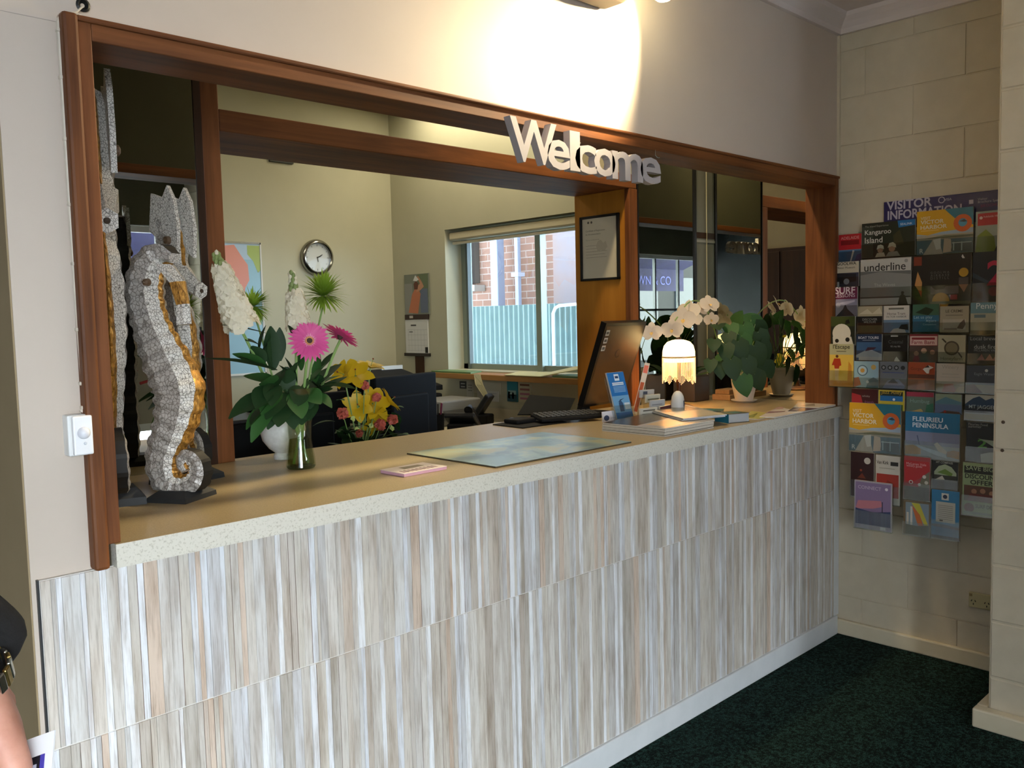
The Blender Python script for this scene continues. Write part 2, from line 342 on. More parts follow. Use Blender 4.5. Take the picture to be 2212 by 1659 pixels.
# brick house beyond
m, b = base('brick', 'b98a72', .85); n, l = nt(m); br = n.new('ShaderNodeTexBrick'); mp = coords(m, (1, 1, 1), (0, 0, 0)); sx = n.new('ShaderNodeSeparateXYZ'); cb = n.new('ShaderNodeCombineXYZ'); l.new(mp, sx.inputs[0]); l.new(sx.outputs[1], cb.inputs[0]); l.new(sx.outputs[2], cb.inputs[1]); l.new(cb.outputs[0], br.inputs['Vector'])
br.inputs['Color1'].default_value = hexc('ae826c'); br.inputs['Color2'].default_value = hexc('a0745e'); br.inputs['Mortar'].default_value = hexc('c4b0a0'); br.inputs['Scale'].default_value = 1; br.inputs['Brick Width'].default_value = .24; br.inputs['Row Height'].default_value = .086; br.inputs['Mortar Size'].default_value = .006
l.new(br.outputs['Color'], b.inputs['Base Color']); BRK = m
hs = thing('brick_house', 'salmon brick house wall with eaves standing behind the corrugated fence', 'building', (4.2, 6, 0))
obj('wall', MB().box((4.2, 2.4, 0), (4.4, 12, 2.55), BRK), hs); obj('gable', MB().box((4.1, 2.4, 2.75), (4.4, 12, 4.6), M('a9adb5', .7)), hs)
cp = thing('shade_roof', 'grey carport roof over the yard outside the office window', 'roof', (2, 3, 2.7)); obj('sheet', MB().box((.2, -1.0, 2.78), (4.05, 9.5, 2.84), M('8a8c90', .7)), cp); obj('post', MB().box((3.0, 9.3, 0), (3.1, 9.4, 2.78), M('c9ccd0', .5)), cp); obj('post', MB().box((3.0, -.9, 0), (3.1, -.8, 2.78), M('c9ccd0', .5)), cp)  # roof added over the yard to shade fence and bricks
obj('eaves', MB().box((3.6, 2.4, 2.55), (4.5, 12, 2.75), M('c9cbd4', .6)), hs)
obj('rendered_wall', MB().box((4.15, 3.4, 0), (4.19, 5.6, 2.55), noisy('rust_patch', 'b09488', 'a89a9a', 2, .8)), hs)
obj('window_box', MB().box((4.05, 7.0, 1.95), (4.19, 9.2, 2.5), M('6a6660', .7)), hs); obj('sill', MB().box((4.0, 6.9, 1.84), (4.19, 9.3, 1.92), M('d0cbc0', .6)), hs)
for px0, lab, w in ((1075, 'wide white post standing against the brick house outside', .13), (1119, 'thin white downpipe with a bracket on the brick house outside', .06)):
    p = on(px0, 600, x=3.9); mb = MB().box((3.9-w/2, p.y-w/2, 0), (3.9+w/2, p.y+w/2, 2.55), M('bcc6dc', .5), .01)
    if w < .1: mb.box((3.84, p.y-.06, 1.98), (3.96, p.y+.06, 2.03), M('dfe4f2', .5))
    tag(obj('downpipe' if w < .1 else 'post', mb), lab, 'pipe' if w < .1 else 'post')
p = on(1215, 655, x=2.2); mb = MB().tube([(2.2, p.y+.12, 1.0), (2.2, p.y+.12, 1.50), (2.2, p.y+.09, 1.55), (2.2, p.y+.04, 1.57), (2.2, p.y-.7, 1.60), (2.2, p.y-.7, 1.0)], .016, M('d8dce4', .4), 8); tag(obj('handrail', mb), 'white bent tube handrail outside the right window pane', 'rail')
# ---------------------------------------------------------------- joinery of the two openings
fr = thing('reception_frame', 'orange brown timber frame around the reception opening', 'frame', (-1.6, .05, 1.0))
mb = MB().box((-3.152, -.02, CT), (-3.125, .12, 2.037), TIMZ, .002); obj('jamb', mb, fr)
obj('outer_moulding', MB().box((-3.180, -.036, .995), (-3.152, 0, 2.045), TIMZ, .006), fr)
obj('jamb', MB().box((-.062, -.02, CT), (-.032, .12, 2.037), TIMZ, .002), fr)
obj('head', MB().box((-3.125, -.02, 2.003), (-.062, .12, 2.037), TIMX, .002), fr)
obj('outer_moulding', MB().box((-3.152, -.026, 2.0345), (-.03, -.0, 2.046), TIMX, .004), fr)
pt = thing('partition', 'inner timber partition with posts, beam and panelled pillar behind the counter', 'partition', (-1.5, YM, .9))
obj('post', MB().box((-2.56, YM, CT), (-2.503, YI, 2.98), TIMZ, .003), pt)
obj('post_edging', MB().box((-2.582, YM-.002, CT), (-2.56, YM+.03, 2.98), DARKT), pt)
obj('beam', MB().box((-2.503, YM, 2.047), (-.47, YI, 2.112), TIMX, .003), pt)
mb = MB().box((-.519, YM+.02, .9), (-.47, YI, 2.047), PANEL).box((-.5235, YM, .9), (-.464, YM+.03, 2.047), TIMZ, .003); obj('pillar', mb, pt)
obj('mirror_backing', MB().box((-3.2, YM+.008, .9), (-2.56, YI, 2.98), OFFW).box((-.470, YM+.008, .9), (.105, YI, 2.98), OFFW), pt)
MIR = base('mirror', 'c2c4bc', 0.0, 1)[0]
def mirror(a, b_, lab):
    t = thing('wall_mirror', lab, 'mirror', (Vector(a)+Vector(b_))/2*Vector((1, 1, 0)) if False else Vector(((a[0]+b_[0])/2, (a[1]+b_[1])/2, CT)))
    obj('glass', MB().box(a, b_, MIR), t); return t
t = mirror((-3.198, YM+.002, CT+.001), (-2.583, YM+.007, 2.97), 'tall mirror behind the seahorse carvings')
t = mirror((-.462, YM+.002, CT+.001), (-.002, YM+.007, 2.97), 'tall mirror behind the fringed lamp')
obj('edge_strip', MB().box((-.006, YM-.004, CT), (.012, YM+.007, 2.97), BLACK), t)
obj('edge_strip', MB().box((-.4645, YM-.003, CT), (-.458, YM+.007, 2.97), BLACK), t)
t = mirror((.097, .13, CT+.001), (.103, .735, 2.97), 'side mirror behind the heart leaved pot plant')
mb = MB().box((.012, YM+.001, CT), (.104, YM+.007, 2.98), noisy('niche_strip', '6f7060', '74756a', 4, .7, bs=.02)); mb.box((.012, YM-.001, 1.845), (.104, YM+.002, 1.875), DARKT).box((.012, YM-.002, 1.825), (.104, YM+.002, 1.838), M('8e8f84', .5)); struct('trim_4', mb)
# counter
m, b = base('counter_edge', 'b9b5a8', .55); v = coords(m); f = noise(m, v, 190, 3, .7); nt(m)[1].new(ramp(m, f, [(.36, 'b9b4a6'), (.46, 'd3cfc3')]), b.inputs['Base Color']); CEDGE = m
m, b = base('counter_top', '908160', .36); v = coords(m); f = noise(m, v, 240, 3, .7); nt(m)[1].new(ramp(m, f, [(.35, '8b7c5c'), (.65, 'a19070')]), b.inputs['Base Color']); CTOP = m
ctr = thing('reception_counter', 'long beige laminate reception counter top with pale speckled front edge', 'counter', (-1.5, .35, .99))
mb = MB().box((-3.1385, -.0295, CT-.0475), (.0, 0, CT-.0006), CEDGE).box((-3.1385, 0, CT-.0475), (-.02, .755, CT-.0006), CTOP).box((-2.50, .755, CT-.0475), (-.53, .80, CT-.0006), CTOP); obj('slab', mb, ctr)
mb = MB().box((-3.1385, -.0285, CT-.0006), (.0, 0, CT), CTOP).box((-3.1385, 0, CT-.0006), (.096, .7455, CT), CTOP).box((-2.50, .745, CT-.0006), (-.53, .80, CT), CTOP); obj('laminate', mb, ctr)
struct('wall_counter', MB().box((-3.2, .10, 0), (.1, .2, CT-.048), OFFW))
# ================================================================ wall fittings
# cable with clips, switch
CAB = M('c9bfae', .5)
t = thing('wall_cable', 'cream surface cable with clips running down beside the timber frame', 'cable', (-3.18, -.01, 1.3))
pts = [on(*q, y=-.012) for q in ((178, 14), (168, 24), (157, 30), (142, 28), (131, 33), (126, 48), (127, 70), (131, 130), (137, 220), (143, 320), (150, 430), (159, 560), (166, 660), (172, 740), (178, 815), (183, 862), (182, 880), (175, 890))]
obj('cord', MB().tube(pts, [.002]*2+[.0042]*16, CAB, 8), t, True)
for q in ((131, 66), (137, 168), (146, 301), (156, 443), (164, 570), (172, 712), (180, 828), (183, 880), (160, 32)):
    p = on(*q, y=-.012); obj('clip', MB().obox(p, (.016, .012, .007), None, CAB, .002).obox(p+Vector((.009, -.002, 0)), (.006, .006, .004), None, M('dcd4c6', .5), .001), t)
p = on(178, 12, y=-.003); obj('hole_grommet', MB().lathe([(.012, 0), (.013, .004), (.009, .006), (.004, .0)], p, BLACK, 20, axis=(0, -1, 0)), t)
t = thing('sensor_switch', 'white sensor switch box beside the lower left of the timber frame', 'switch', (-3.188, 0, 1.223))
p = on(169, 934, y=-.02)
obj('back_box', MB().box((-3.213, -.030, 1.222), (-3.172, 0, 1.300), WHITEP, .003), t)
obj('face_plate', MB().box((-3.207, -.042, 1.224), (-3.172, -.030, 1.2985), M('f0f0f2', .3), .003), t)
obj('sensor_dome', MB().lathe([(.0115, 0), (.011, .004), (.008, .008), (.004, .010), (0, .0105)], (-3.189, -.042, 1.266), M('e4e4ea', .25), 20, axis=(0, -1, 0)), t, True)
obj('lens', MB().lathe([(.003, 0), (.002, .0015), (0, .002)], (-3.187, -.042, 1.246), M('cfd4dc', .2), 12, axis=(0, -1, 0)), t, True)
# welcome sign
wl = MB(); WM = M('a9a2a2', .55)
WL = [('W', 1103, 1203, 257, 350, 360, .003), ('e', 1183, 1232, 301, 367, 0, .004), ('l', 1229, 1256, 283, 368, 0, .004), ('c', 1243, 1290, 313, 375, 0, .004), ('o', 1284, 1330, 321, 381, 0, .004), ('m', 1322, 1390, 328, 392, 0, .004), ('e', 1384, 1429, 340, 398, 0, .004)]
xw = [(-2.070, -1.886), (-1.925, -1.830), (-1.830, -1.786), (-1.808, -1.712), (-1.723, -1.623), (-1.638, -1.486), (-1.499, -1.390)]
zw = [(1.890, 2.008), (1.883, 1.967), (1.886, 2.000), (1.883, 1.967), (1.883, 1.966), (1.881, 1.967), (1.882, 1.965)]
for (ch, *_), (xa, xb), (za, zb) in zip(WL, xw, zw):
    g = MB().text(ch, (0, -.052, 0), X, Z, .15, WM, ext=.0125, bold=.0025)
    gx = [v.x for v in g.v]; gz = [v.z for v in g.v]; a, b_, c_, d_ = min(gx), max(gx), min(gz), max(gz)
    for v in g.v: v.x = xa+(v.x-a)/(b_-a)*(xb-xa); v.z = za+(v.z-c_)/(d_-c_)*(zb-za)
    wl.add(g.v, g.f, WM)
t = tag(obj('welcome_sign', wl), 'grey block letter sign reading Welcome hanging from the front beam', 'sign')
# screw hooks of the sign
for px_ in (1217, 1382):
    p = on(px_, 300 if px_ < 1300 else 333, z=1.998); obj('hook', MB().tube([(p.x, -.03, 2.003), (p.x, -.03, 1.985), (p.x+.004, -.034, 1.98), (p.x, -.045, 1.975)], .0012, CHROME, 6), t)
# framed certificate on the pillar
t = thing('certificate_frame', 'black framed certificate on the timber pillar', 'picture', (-.53, .93, 1.64)); xp = -.519
obj('frame', MB().box((xp-.014, .805, 1.634), (xp, 1.045, 1.645), BLACK, .002).box((xp-.014, .805, 1.930), (xp, 1.045, 1.942), BLACK, .002).box((xp-.014, .805, 1.634), (xp, .818, 1.942), BLACK, .002).box((xp-.014, 1.033, 1.634), (xp, 1.045, 1.942), BLACK, .002), t)
mb = MB().box((xp-.006, .815, 1.642), (xp-.002, 1.036, 1.934), M('cfc6ae', .45)); GI = M('8a8478', .7); GD = M('4a463e', .7)
def tl(y, z, s, txt, m): mb.text(txt, (xp-.0066, y, z), -Y, Z, s, m)
tl(1.012, 1.868, .0115, 'Certificate of Registration', GD); tl(1.012, 1.852, .0115, 'for Accommodation', GD); tl(1.012, 1.826, .0085, 'This is to certify that the', GI)
for i in range(5): mb.box((xp-.0064, 1.012-.13+.012*(i % 2), 1.80-i*.014), (xp-.006, 1.012, 1.8015-i*.014), GI)
mb.lathe([(.006, 0), (0, .0004)], (xp-.006, .995, 1.912), GD, 16, axis=(-1, 0, 0)).lathe([(.006, 0), (0, .0004)], (xp-.006, .975, 1.912), GD, 16, axis=(-1, 0, 0))
mb.prism([(0, .01), (.012, .03), (.03, .036), (.045, .02), (.06, .028), (.07, .0), (.05, -.02), (.03, -.012), (.01, -.02)], (xp-.0063, .948, 1.79), -Y, Z, -X, .0003, M('bdb39c', .7))
obj('certificate', mb, t)
obj('glass', MB().box((xp-.009, .818, 1.645), (xp-.008, 1.033, 1.930), glassy('picture_glass', 'ffffff', .05)), t)
# power outlet and screws
t = thing('power_outlet', 'cream double power outlet low on the block wall', 'outlet', (-.008, -.60, .33)); OC = M('b9ae84', .4)
y0 = on(2092, 1290, x=-.012).y; z0_ = on(2092, 1310, x=-.012).z; z1_ = on(2092, 1280, x=-.012).z
obj('plate', MB().box((-.012, y0-.12, z0_), (0, y0, z1_+.004), OC, .003), t)
obj('rocker', MB().box((-.016, y0-.014, z1_-.012), (-.012, y0-.004, z1_-.001), M('8a7a50', .4), .001), t)
for k_ in (0, 1):
    yy = y0-.012-.05*k_; mb = MB()
    for dy, dz in ((0, 0), (-.014, 0), (-.007, -.013)): mb.obox((-.0125, yy+dy, z0_+.032+dz-.004), (.002, .003, .007), Matrix.Rotation(.5*(1 if dy == 0 else -1) if dz == 0 else 0, 3, 'X'), BLACK)
    obj('socket_holes', mb, t)
for px_, py_, wh in ((2167, 912, 'upper'), (2165, 973, 'lower')):
    p = on(px_, py_, x=-.5152); tag(obj('screw', MB().lathe([(.006, 0), (.005, .003), (0, .004)], p, M('5a4a3a', .5, .5), 12, axis=(-1, 0, 0))), wh+' of the two small screws in the white block pillar', 'screw', None)

# ================================================================ seahorse carvings
def crackle(name, c1, c2, sc, metal=0):
    m, b = base(name, c1, .42, metal); n, l = nt(m); v = coords(m, (1, 1, .8)); vo = n.new('ShaderNodeTexVoronoi'); vo.feature = 'DISTANCE_TO_EDGE'; vo.inputs['Scale'].default_value = sc
    dn = n.new('ShaderNodeTexNoise'); dn.inputs['Scale'].default_value = 30; l.new(v, dn.inputs['Vector']); ad = n.new('ShaderNodeVectorMath'); ad.operation = 'MULTIPLY_ADD'; ad.inputs[1].default_value = (.02, .02, .02)
    l.new(dn.outputs['Color'], ad.inputs[0]); l.new(v, ad.inputs[2]); l.new(ad.outputs[0], vo.inputs['Vector'])
    l.new(ramp(m, vo.outputs['Distance'], [(.02, c2), (.10, c1)]), b.inputs['Base Color']); bump(m, b, vo.outputs['Distance'], .4, .003); return m
CR1 = crackle('white_crackle', 'd2cec6', '6c675f', 150); CR2 = crackle('silver_crackle', 'a8a39d', '6a655e', 110, .2)
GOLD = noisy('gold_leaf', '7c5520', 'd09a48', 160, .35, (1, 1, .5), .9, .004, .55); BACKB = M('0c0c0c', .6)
def seahorse(h, loc, yaw, label, base_blocks, sc=1.0, bowed=False, gs=1.0, ds=1.0):
    """body lofted along a bent line: gold belly ridge in front, crackled flanks, ribbed sides, black back"""
    t = thing('seahorse_carving', label, 'sculpture', loc); L = Vector(loc); rot = rz(yaw)
    # (f forward, v height, w half width, d half depth, g gold share)
    tailk = [(.02, .64, .066, .075, .25), (.045, .55, .080, .088, .3), (.055, .46, .082, .088, .38), (.045, .37, .072, .080, .5), (.01, .28, .062, .070, .6), (-.03, .20, .056, .062, .6), (-.045, .13, .052, .058, .55),
           (-.02, .062, .05, .05, .55), (.04, .045, .046, .044, .6), (.098, .065, .042, .038, .7), (.128, .11, .038, .034, .8), (.118, .158, .034, .03, .85), (.075, .18, .03, .026, .9), (.045, .15, .026, .02, .9), (.062, .115, .022, .014, .9)]
    if bowed: key = [(.055, .975, .030, .02, .2), (.0, .995, .050, .04, .2), (-.05, .955, .062, .055, .2), (-.078, .88, .068, .062, .2), (-.08, .80, .066, .065, .22), (-.06, .72, .064, .066, .22), (-.03, .64, .066, .075, .25), (.015, .55, .078, .085, .3)]+tailk[2:]
    else: key = [(-.01, 1.0, .040, .05, .3), (0, .955, .060, .06, .3), (.01, .88, .068, .072, .26), (.02, .80, .070, .078, .22), (.02, .72, .060, .07, .2)]
    if not bowed: key += tailk
    N = len(key); path = []
    def cr(a, b_, c, d, u): return .5*((2*b_)+(-a+c)*u+(2*a-5*b_+4*c-d)*u*u+(-a+3*b_-3*c+d)*u**3)
    for i in range(N-1):
        k0, k1, k2, k3 = key[max(i-1, 0)], key[i], key[i+1], key[min(i+2, N-1)]
        for j in range(6): path.append([cr(k0[q], k1[q], k2[q], k3[q], j/6) for q in range(5)])
    path.append(list(key[-1])); n = len(path); secs = []
    for i, (f, v, w_, d, g) in enumerate(path):
        a = path[max(i-1, 0)]; b_ = path[min(i+1, n-1)]; tf, tv = b_[0]-a[0], b_[1]-a[1]; L_ = math.hypot(tf, tv) or 1; tf /= L_; tv /= L_
        nf, nv = -tv, tf      # 'front' normal of a path that runs downwards
        rib = 1+.05*(1 if i % 4 < 2 else -1)*(1 if i > 4 else .3); w2 = w_*rib*sc; d2 = d*ds*(1+.04*(1 if i % 4 < 2 else -1))
        pts = []
        g *= gs
        for la, de in ((g, 1.0), (.82, .55), (1, -.35), (.72, -1.0), (-.72, -1.0), (-1, -.35), (-.82, .55), (-g, 1.0)):
            pts.append(L+rot@(Vector((f+nf*d2*de, la*w2, v+nv*d2*de))*h))
        secs.append(pts)
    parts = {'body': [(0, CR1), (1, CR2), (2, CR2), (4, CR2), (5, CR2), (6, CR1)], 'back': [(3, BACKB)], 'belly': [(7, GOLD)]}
    zo = .03*h
    for nm, strips in parts.items():
        mb = MB()
        for s_, mt in strips:
            vs = []; fs = []
            for i in range(n):
                a, b_ = secs[i][s_], secs[i][(s_+1) % 8]
                if nm == 'belly':
                    c_ = (a+b_)/2; nrm = (c_-(secs[i][3]+secs[i][4])/2).normalized()*(.006+.004*(i % 2))*h*1.3; vs += [a, (a*2+b_)/3+nrm, (a+2*b_)/3+nrm*(.6+.5*((i+1) % 2)), b_]
                else: vs += [a, b_]
            m_ = 4 if nm == 'belly' else 2
            for i in range(n-1):
                for q in range(m_-1): fs.append((i*m_+q, (i+1)*m_+q, (i+1)*m_+q+1, i*m_+q+1))
            mb.add(vs, fs, mt)
        if nm == 'body': mb.add(secs[0], [tuple(range(8))], CR1).add(secs[-1], [tuple(range(8))[::-1]], CR1)
        for v in mb.v: v.z = max(v.z, L.z+.036*h)
        obj(nm, mb, t)
    # crown fins and snout
    for sg in (-1, 1):
        if bowed: break
        mb = MB(); pr = [(-.06, .90), (.085, .80), (.095, .90), (.080, 1.0), (.05, 1.05), (.02, 1.01), (-.04, 1.03)]
        o_ = L+rot@Vector((0, sg*.052*h*sc-.006*h, 0)); mb.prism([(a*h, b_*h) for a, b_ in pr], o_, rot@X, Z, rot@Y, .014*h, CR1); obj('crown_fin', mb, t)
    mb = MB(); ss = []
    for f, v, w_, d in (((.01, .95, .045, .03), (.065, .88, .036, .034), (.085, .79, .028, .03), (.085, .71, .030, .034)) if bowed else ((.05, .74, .045, .05), (.10, .71, .030, .035), (.14, .685, .024, .026), (.155, .68, .028, .030))):
        ca, sa_ = (1, .1) if bowed else (.2, 1)
        ss.append([L+rot@(Vector((f+d*math.sin(a)*ca, w_*math.cos(a), v+d*math.sin(a)*sa_))*h) for a in [PI/6+q*PI/3 for q in range(6)]])
    for i in range(3): mb.add(ss[i]+ss[i+1], [(q, (q+1) % 6, (q+1) % 6+6, q+6) for q in range(6)], GOLD if bowed and i == 1 else CR1)
    mb.add(ss[3], [tuple(range(6))], CR1); mb.lathe([(.008*h, .001), (.006*h, .003), (0, .001)], sum(ss[3], Vector())/6, M('3a2c20', .5), 12, axis=rot@X) if not bowed else None
    None; obj('snout', mb, t)
    for sg in (-1, 1):
        ev = .88 if bowed else .86
        obj('eye', MB().lathe([(.016*h, -.01*h), (.013*h, .008*h), (.005*h, .012*h), (0, .008*h)], L+rot@(Vector((-.02 if bowed else .045, sg*.070*sc, ev))*h), M('5b4632', .5), 14, axis=rot@Vector((0, sg, 0))), t)
    b0 = .042*h
    for (cx_, cy_, sx_, sy_) in base_blocks:
        mb = MB(); c_ = L+rot@Vector((cx_, cy_, 0)); lo = [(-sx_, -sy_), (sx_, -sy_), (sx_, sy_), (-sx_, sy_)]
        vs = [c_+rot@Vector((a, b_, 0)) for a, b_ in lo]+[c_+rot@Vector((a*.98, b_*.98, b0*.45)) for a, b_ in lo]+[c_+rot@Vector((a*.66, b_*.66, b0)) for a, b_ in lo]
        mb.add(vs, [(3, 2, 1, 0), (0, 1, 5, 4), (1, 2, 6, 5), (2, 3, 7, 6), (3, 0, 4, 7), (4, 5, 9, 8), (5, 6, 10, 9), (6, 7, 11, 10), (7, 4, 8, 11), (8, 9, 10, 11)], M('1e2022', .6)); obj('base', mb, t)
    return t
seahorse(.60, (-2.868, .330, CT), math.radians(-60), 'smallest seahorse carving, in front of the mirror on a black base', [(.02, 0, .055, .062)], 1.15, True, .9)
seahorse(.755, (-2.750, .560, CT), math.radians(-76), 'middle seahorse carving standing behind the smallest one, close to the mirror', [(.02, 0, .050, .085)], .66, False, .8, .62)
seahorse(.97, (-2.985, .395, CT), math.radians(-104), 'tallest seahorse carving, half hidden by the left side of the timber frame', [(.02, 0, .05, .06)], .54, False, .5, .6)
# ================================================================ things on the counter
LEAF = translucent('dark_leaf', '1c3b19', .18, .62); LEAF2 = translucent('fresh_leaf', '33602a', .22, .6); STEM = M('7f9e58', .5)
def frame_of(d, up=Z):
    d = Vector(d).normalized(); s_ = d.cross(up); s_ = s_.normalized() if s_.length > 1e-4 else X.copy(); n_ = s_.cross(d); return d, s_, n_
def leaf(mb, base_, d, L_, W_, mat, droop=.5, fold=.25, n=7, shape='lance', roll=0, up=Z):
    """bent, folded leaf blade with thickness"""
    d, s_, n_ = frame_of(d, up)
    if roll: q = Matrix.Rotation(roll, 3, d); s_ = q@s_; n_ = q@n_
    vs = []; p = Vector(base_); st = L_/n
    for i in range(n+1):
        u = i/n
        if shape == 'heart': w_ = W_*(.72 if i == 0 else (1-(u-.18)**2*1.15)**.5*(1-u**3.2)**.8 if u < 1 else 0)
        elif shape == 'petal': w_ = W_*(math.sin(PI*min(u*.92+.08, 1))**.7)
        elif shape == 'round': w_ = W_*max(0, math.sin(PI*min(.12+u*.88, 1)))**.55
        else: w_ = W_*(math.sin(PI*(u*.93+.05))**.85)
        vs += [p-s_*w_+n_*abs(w_)*fold, p.copy(), p+s_*w_+n_*abs(w_)*fold]
        if i < n: d2 = (d-up*(droop/n)).normalized() if droop else d; d = d2; p = p+d*st; n_ = s_.cross(d)
    fs = []
    for i in range(n):
        a = i*3; fs += [(a, a+1, a+4, a+3), (a+1, a+2, a+5, a+4)]
    if shape == 'heart':   # the two lobes behind the stalk
        b0 = Vector(base_); d0, s0, n0 = frame_of(d, up)
        dd = (vs[4]-vs[1]).normalized(); k = len(vs)
        vs += [b0-s_*W_*.42-dd*W_*.38+n_*W_*.1, b0+s_*W_*.42-dd*W_*.38+n_*W_*.1]
        fs += [(k, 1, 0), (1, k+1, 2)]
    mb.add(vs, fs, mat); return p
def curve(p0, p1, p2, n=8):
    return [Vector(p0)*(1-t)**2+Vector(p1)*2*t*(1-t)+Vector(p2)*t*t for t in [i/n for i in range(n+1)]]
def petals(mb, c, axis, n, r0, r1, w_, mat, cup=.2, jit=.1, ph=0, shape='petal', m_=5, droop=.15):
    ax = Vector(axis).normalized(); s_ = ax.orthogonal().normalized(); t_ = ax.cross(s_)
    for i in range(n):
        a = ph+2*PI*i/n+R.uniform(-jit, jit)*2/n; d = s_*math.cos(a)+t_*math.sin(a)
        leaf(mb, Vector(c)+d*r0, d+ax*(cup+R.uniform(-jit, jit)), (r1-r0)*R.uniform(1-jit, 1+jit*.4), w_, mat, droop, .15, m_, shape, up=ax)
# ---- glass vase with cut flowers
V = Vector((-2.432, .475, CT))
vt = thing('flower_vase', 'clear glass vase of white stock, pink gerberas and green leaves', 'vase', V)
vg = glassy('vase_glass', 'eef2ea', .07, .02)
prof = [(.038, 0), (.043, .006), (.041, .03), (.033, .085), (.035, .13), (.048, .19), (.060, .236)]
obj('glass_body', MB().lathe(prof, V, vg, 32).lathe([(0, .004)]+[(r*.93, z+.006 if z == 0 else z) for r, z in prof], V, vg, 32), vt, True)
obj('foot', MB().lathe([(0, 0), (.038, 0), (.041, .006), (0, .008)], V, glassy('foot_glass', 'c9d2c4', .15, .05), 32), vt, True)
obj('water', MB().lathe([(0, .012), (.038, .012), (.036, .03), (.030, .085), (0, .086)], V, glassy('vase_water', 'dfe4c0', .04), 24), vt, True)
yv = .475
def pv(px, py, dy=0): return on(px, py, y=yv+dy)
stems = {'stockA': (pv(512, 695), pv(600, 880)), 'stockB': (pv(641, 700, -.02), pv(640, 860)), 'mum': (pv(700, 652, .02), pv(672, 790)), 'ger1': (pv(668, 740, -.05), pv(655, 860)), 'ger2': (pv(735, 735, -.02), pv(690, 850)), 'mumB': (pv(546, 668, .05), pv(590, 820))}
mb = MB()
for i, (k_, (top, mid)) in enumerate(stems.items()):
    a = 2*PI*i/6; foot = V+Vector((.024*math.cos(a), .024*math.sin(a), .014)); cpt = V+Vector((-.02*math.cos(a), -.02*math.sin(a), .17))
    mb.tube(curve(foot, cpt, mid, 5)+curve(mid, mid*.45+top*.55+Vector((0, 0, .015)), top, 5)[1:], .0042 if 'mum' not in k_ else .003, STEM, 7)
obj('stems', mb, vt, True)
cam_dir = (CAM-V).normalized()
# leaves: base pixel, tip pixel, width, y offset
lv = MB()
for bx, by, tx, ty, w_, dy, dr in ((598, 800, 434, 772, .020, -.03, .3), (575, 720, 470, 700, .014, .0, .2), (600, 850, 487, 905, .026, -.06, .9), (605, 860, 540, 918, .030, -.08, .9), (615, 870, 600, 925, .028, -.09, 1.0), (560, 760, 575, 700, .022, .0, .3), (590, 800, 585, 712, .024, -.02, .4), (605, 780, 604, 705, .016, .01, .3), (640, 740, 622, 700, .020, -.02, .3),
                               (640, 860, 700, 790, .018, -.02, .3), (660, 850, 730, 790, .026, .0, .4), (670, 860, 745, 815, .018, .0, .3), (680, 850, 715, 880, .022, -.05, .8), (660, 870, 670, 910, .030, -.08, .8), (590, 830, 530, 810, .028, -.03, .4), (640, 830, 615, 770, .024, .0, .4), (600, 845, 560, 860, .030, -.05, .8), (680, 830, 690, 770, .016, .0, .2), (560, 745, 530, 735, .016, -.01, .3),
                               (630, 810, 655, 770, .022, .02, .3), (650, 835, 640, 880, .026, -.07, .9), (575, 790, 500, 762, .018, -.02, .3), (620, 850, 575, 905, .026, -.07, .9), (690, 830, 760, 838, .016, .02, .3), (665, 820, 700, 850, .022, -.03, .5), (690, 800, 722, 762, .012, .0, .3), (612, 800, 590, 850, .026, -.04, .9), (600, 860, 520, 890, .024, -.05, .8), (655, 845, 690, 870, .028, -.08, .8), (630, 850, 650, 900, .028, -.09, .9), (585, 835, 555, 880, .028, -.07, .9), (650, 800, 640, 750, .020, -.01, .3), (675, 850, 720, 838, .022, -.03, .5), (560, 790, 520, 770, .024, -.02, .5), (620, 830, 640, 790, .024, -.03, .3)):
    a, b_ = pv(bx, by, dy*.3), pv(tx, ty, dy); leaf(lv, a, (b_-a)+Z*dr*.35*(b_-a).length, (b_-a).length*R.uniform(.95, 1.12), w_*1.12, LEAF if R.random() < .7 else LEAF2, dr*.7, .22, 8, roll=R.uniform(-.5, .5))
    if w_ > .02: q_ = Vector((R.uniform(-.03, .03), R.uniform(-.02, .02), R.uniform(-.03, .03))); leaf(lv, a+q_*.5, (b_-a)+q_*1.6, (b_-a).length*R.uniform(.75, 1), w_*.95, LEAF if R.random() < .8 else LEAF2, dr*.8, .25, 8, roll=R.uniform(-.7, .7))
obj('foliage', lv, vt, True)
CREAM = translucent('cream_petal', 'f1ead4', .3, .6); BUD = M('7f8f55', .6)
def stock(top, bot, r0, r1, n, tipgreen):
    mb = MB(); ax = (bot-top)
    for i in range(n):
        u = (i+.5)/n; c = top+ax*u; rr = r0+(r1-r0)*u; a = i*2.4; d, s_, n_ = frame_of(ax); o_ = (s_*math.cos(a)+n_*math.sin(a)); p = c+o_*rr*.72
        if u < tipgreen: mb.ball(p-o_*rr*.3, .006+.004*u, BUD if R.random() < .6 else CREAM, 1, (1, 1, 1.4)); continue
        petals(mb, p, o_+Z*.25, 5, .0015, .019+.005*u, .0115, CREAM, .5, .35, R.random()*6, 'round', 3, .5); petals(mb, p+o_*.004, o_+Z*.2, 4, .001, .010, .006, CREAM, .9, .35, R.random()*6, 'round', 2, .3)
    return mb
obj('stock_blossom', stock(pv(465, 545), pv(522, 705), .016, .058, 95, .2), vt, True)
obj('stock_blossom', stock(pv(630, 588), pv(645, 705, -.01), .014, .040, 60, .38), vt, True)
MUM = translucent('lime_petal', '8fae3c', .3, .5)
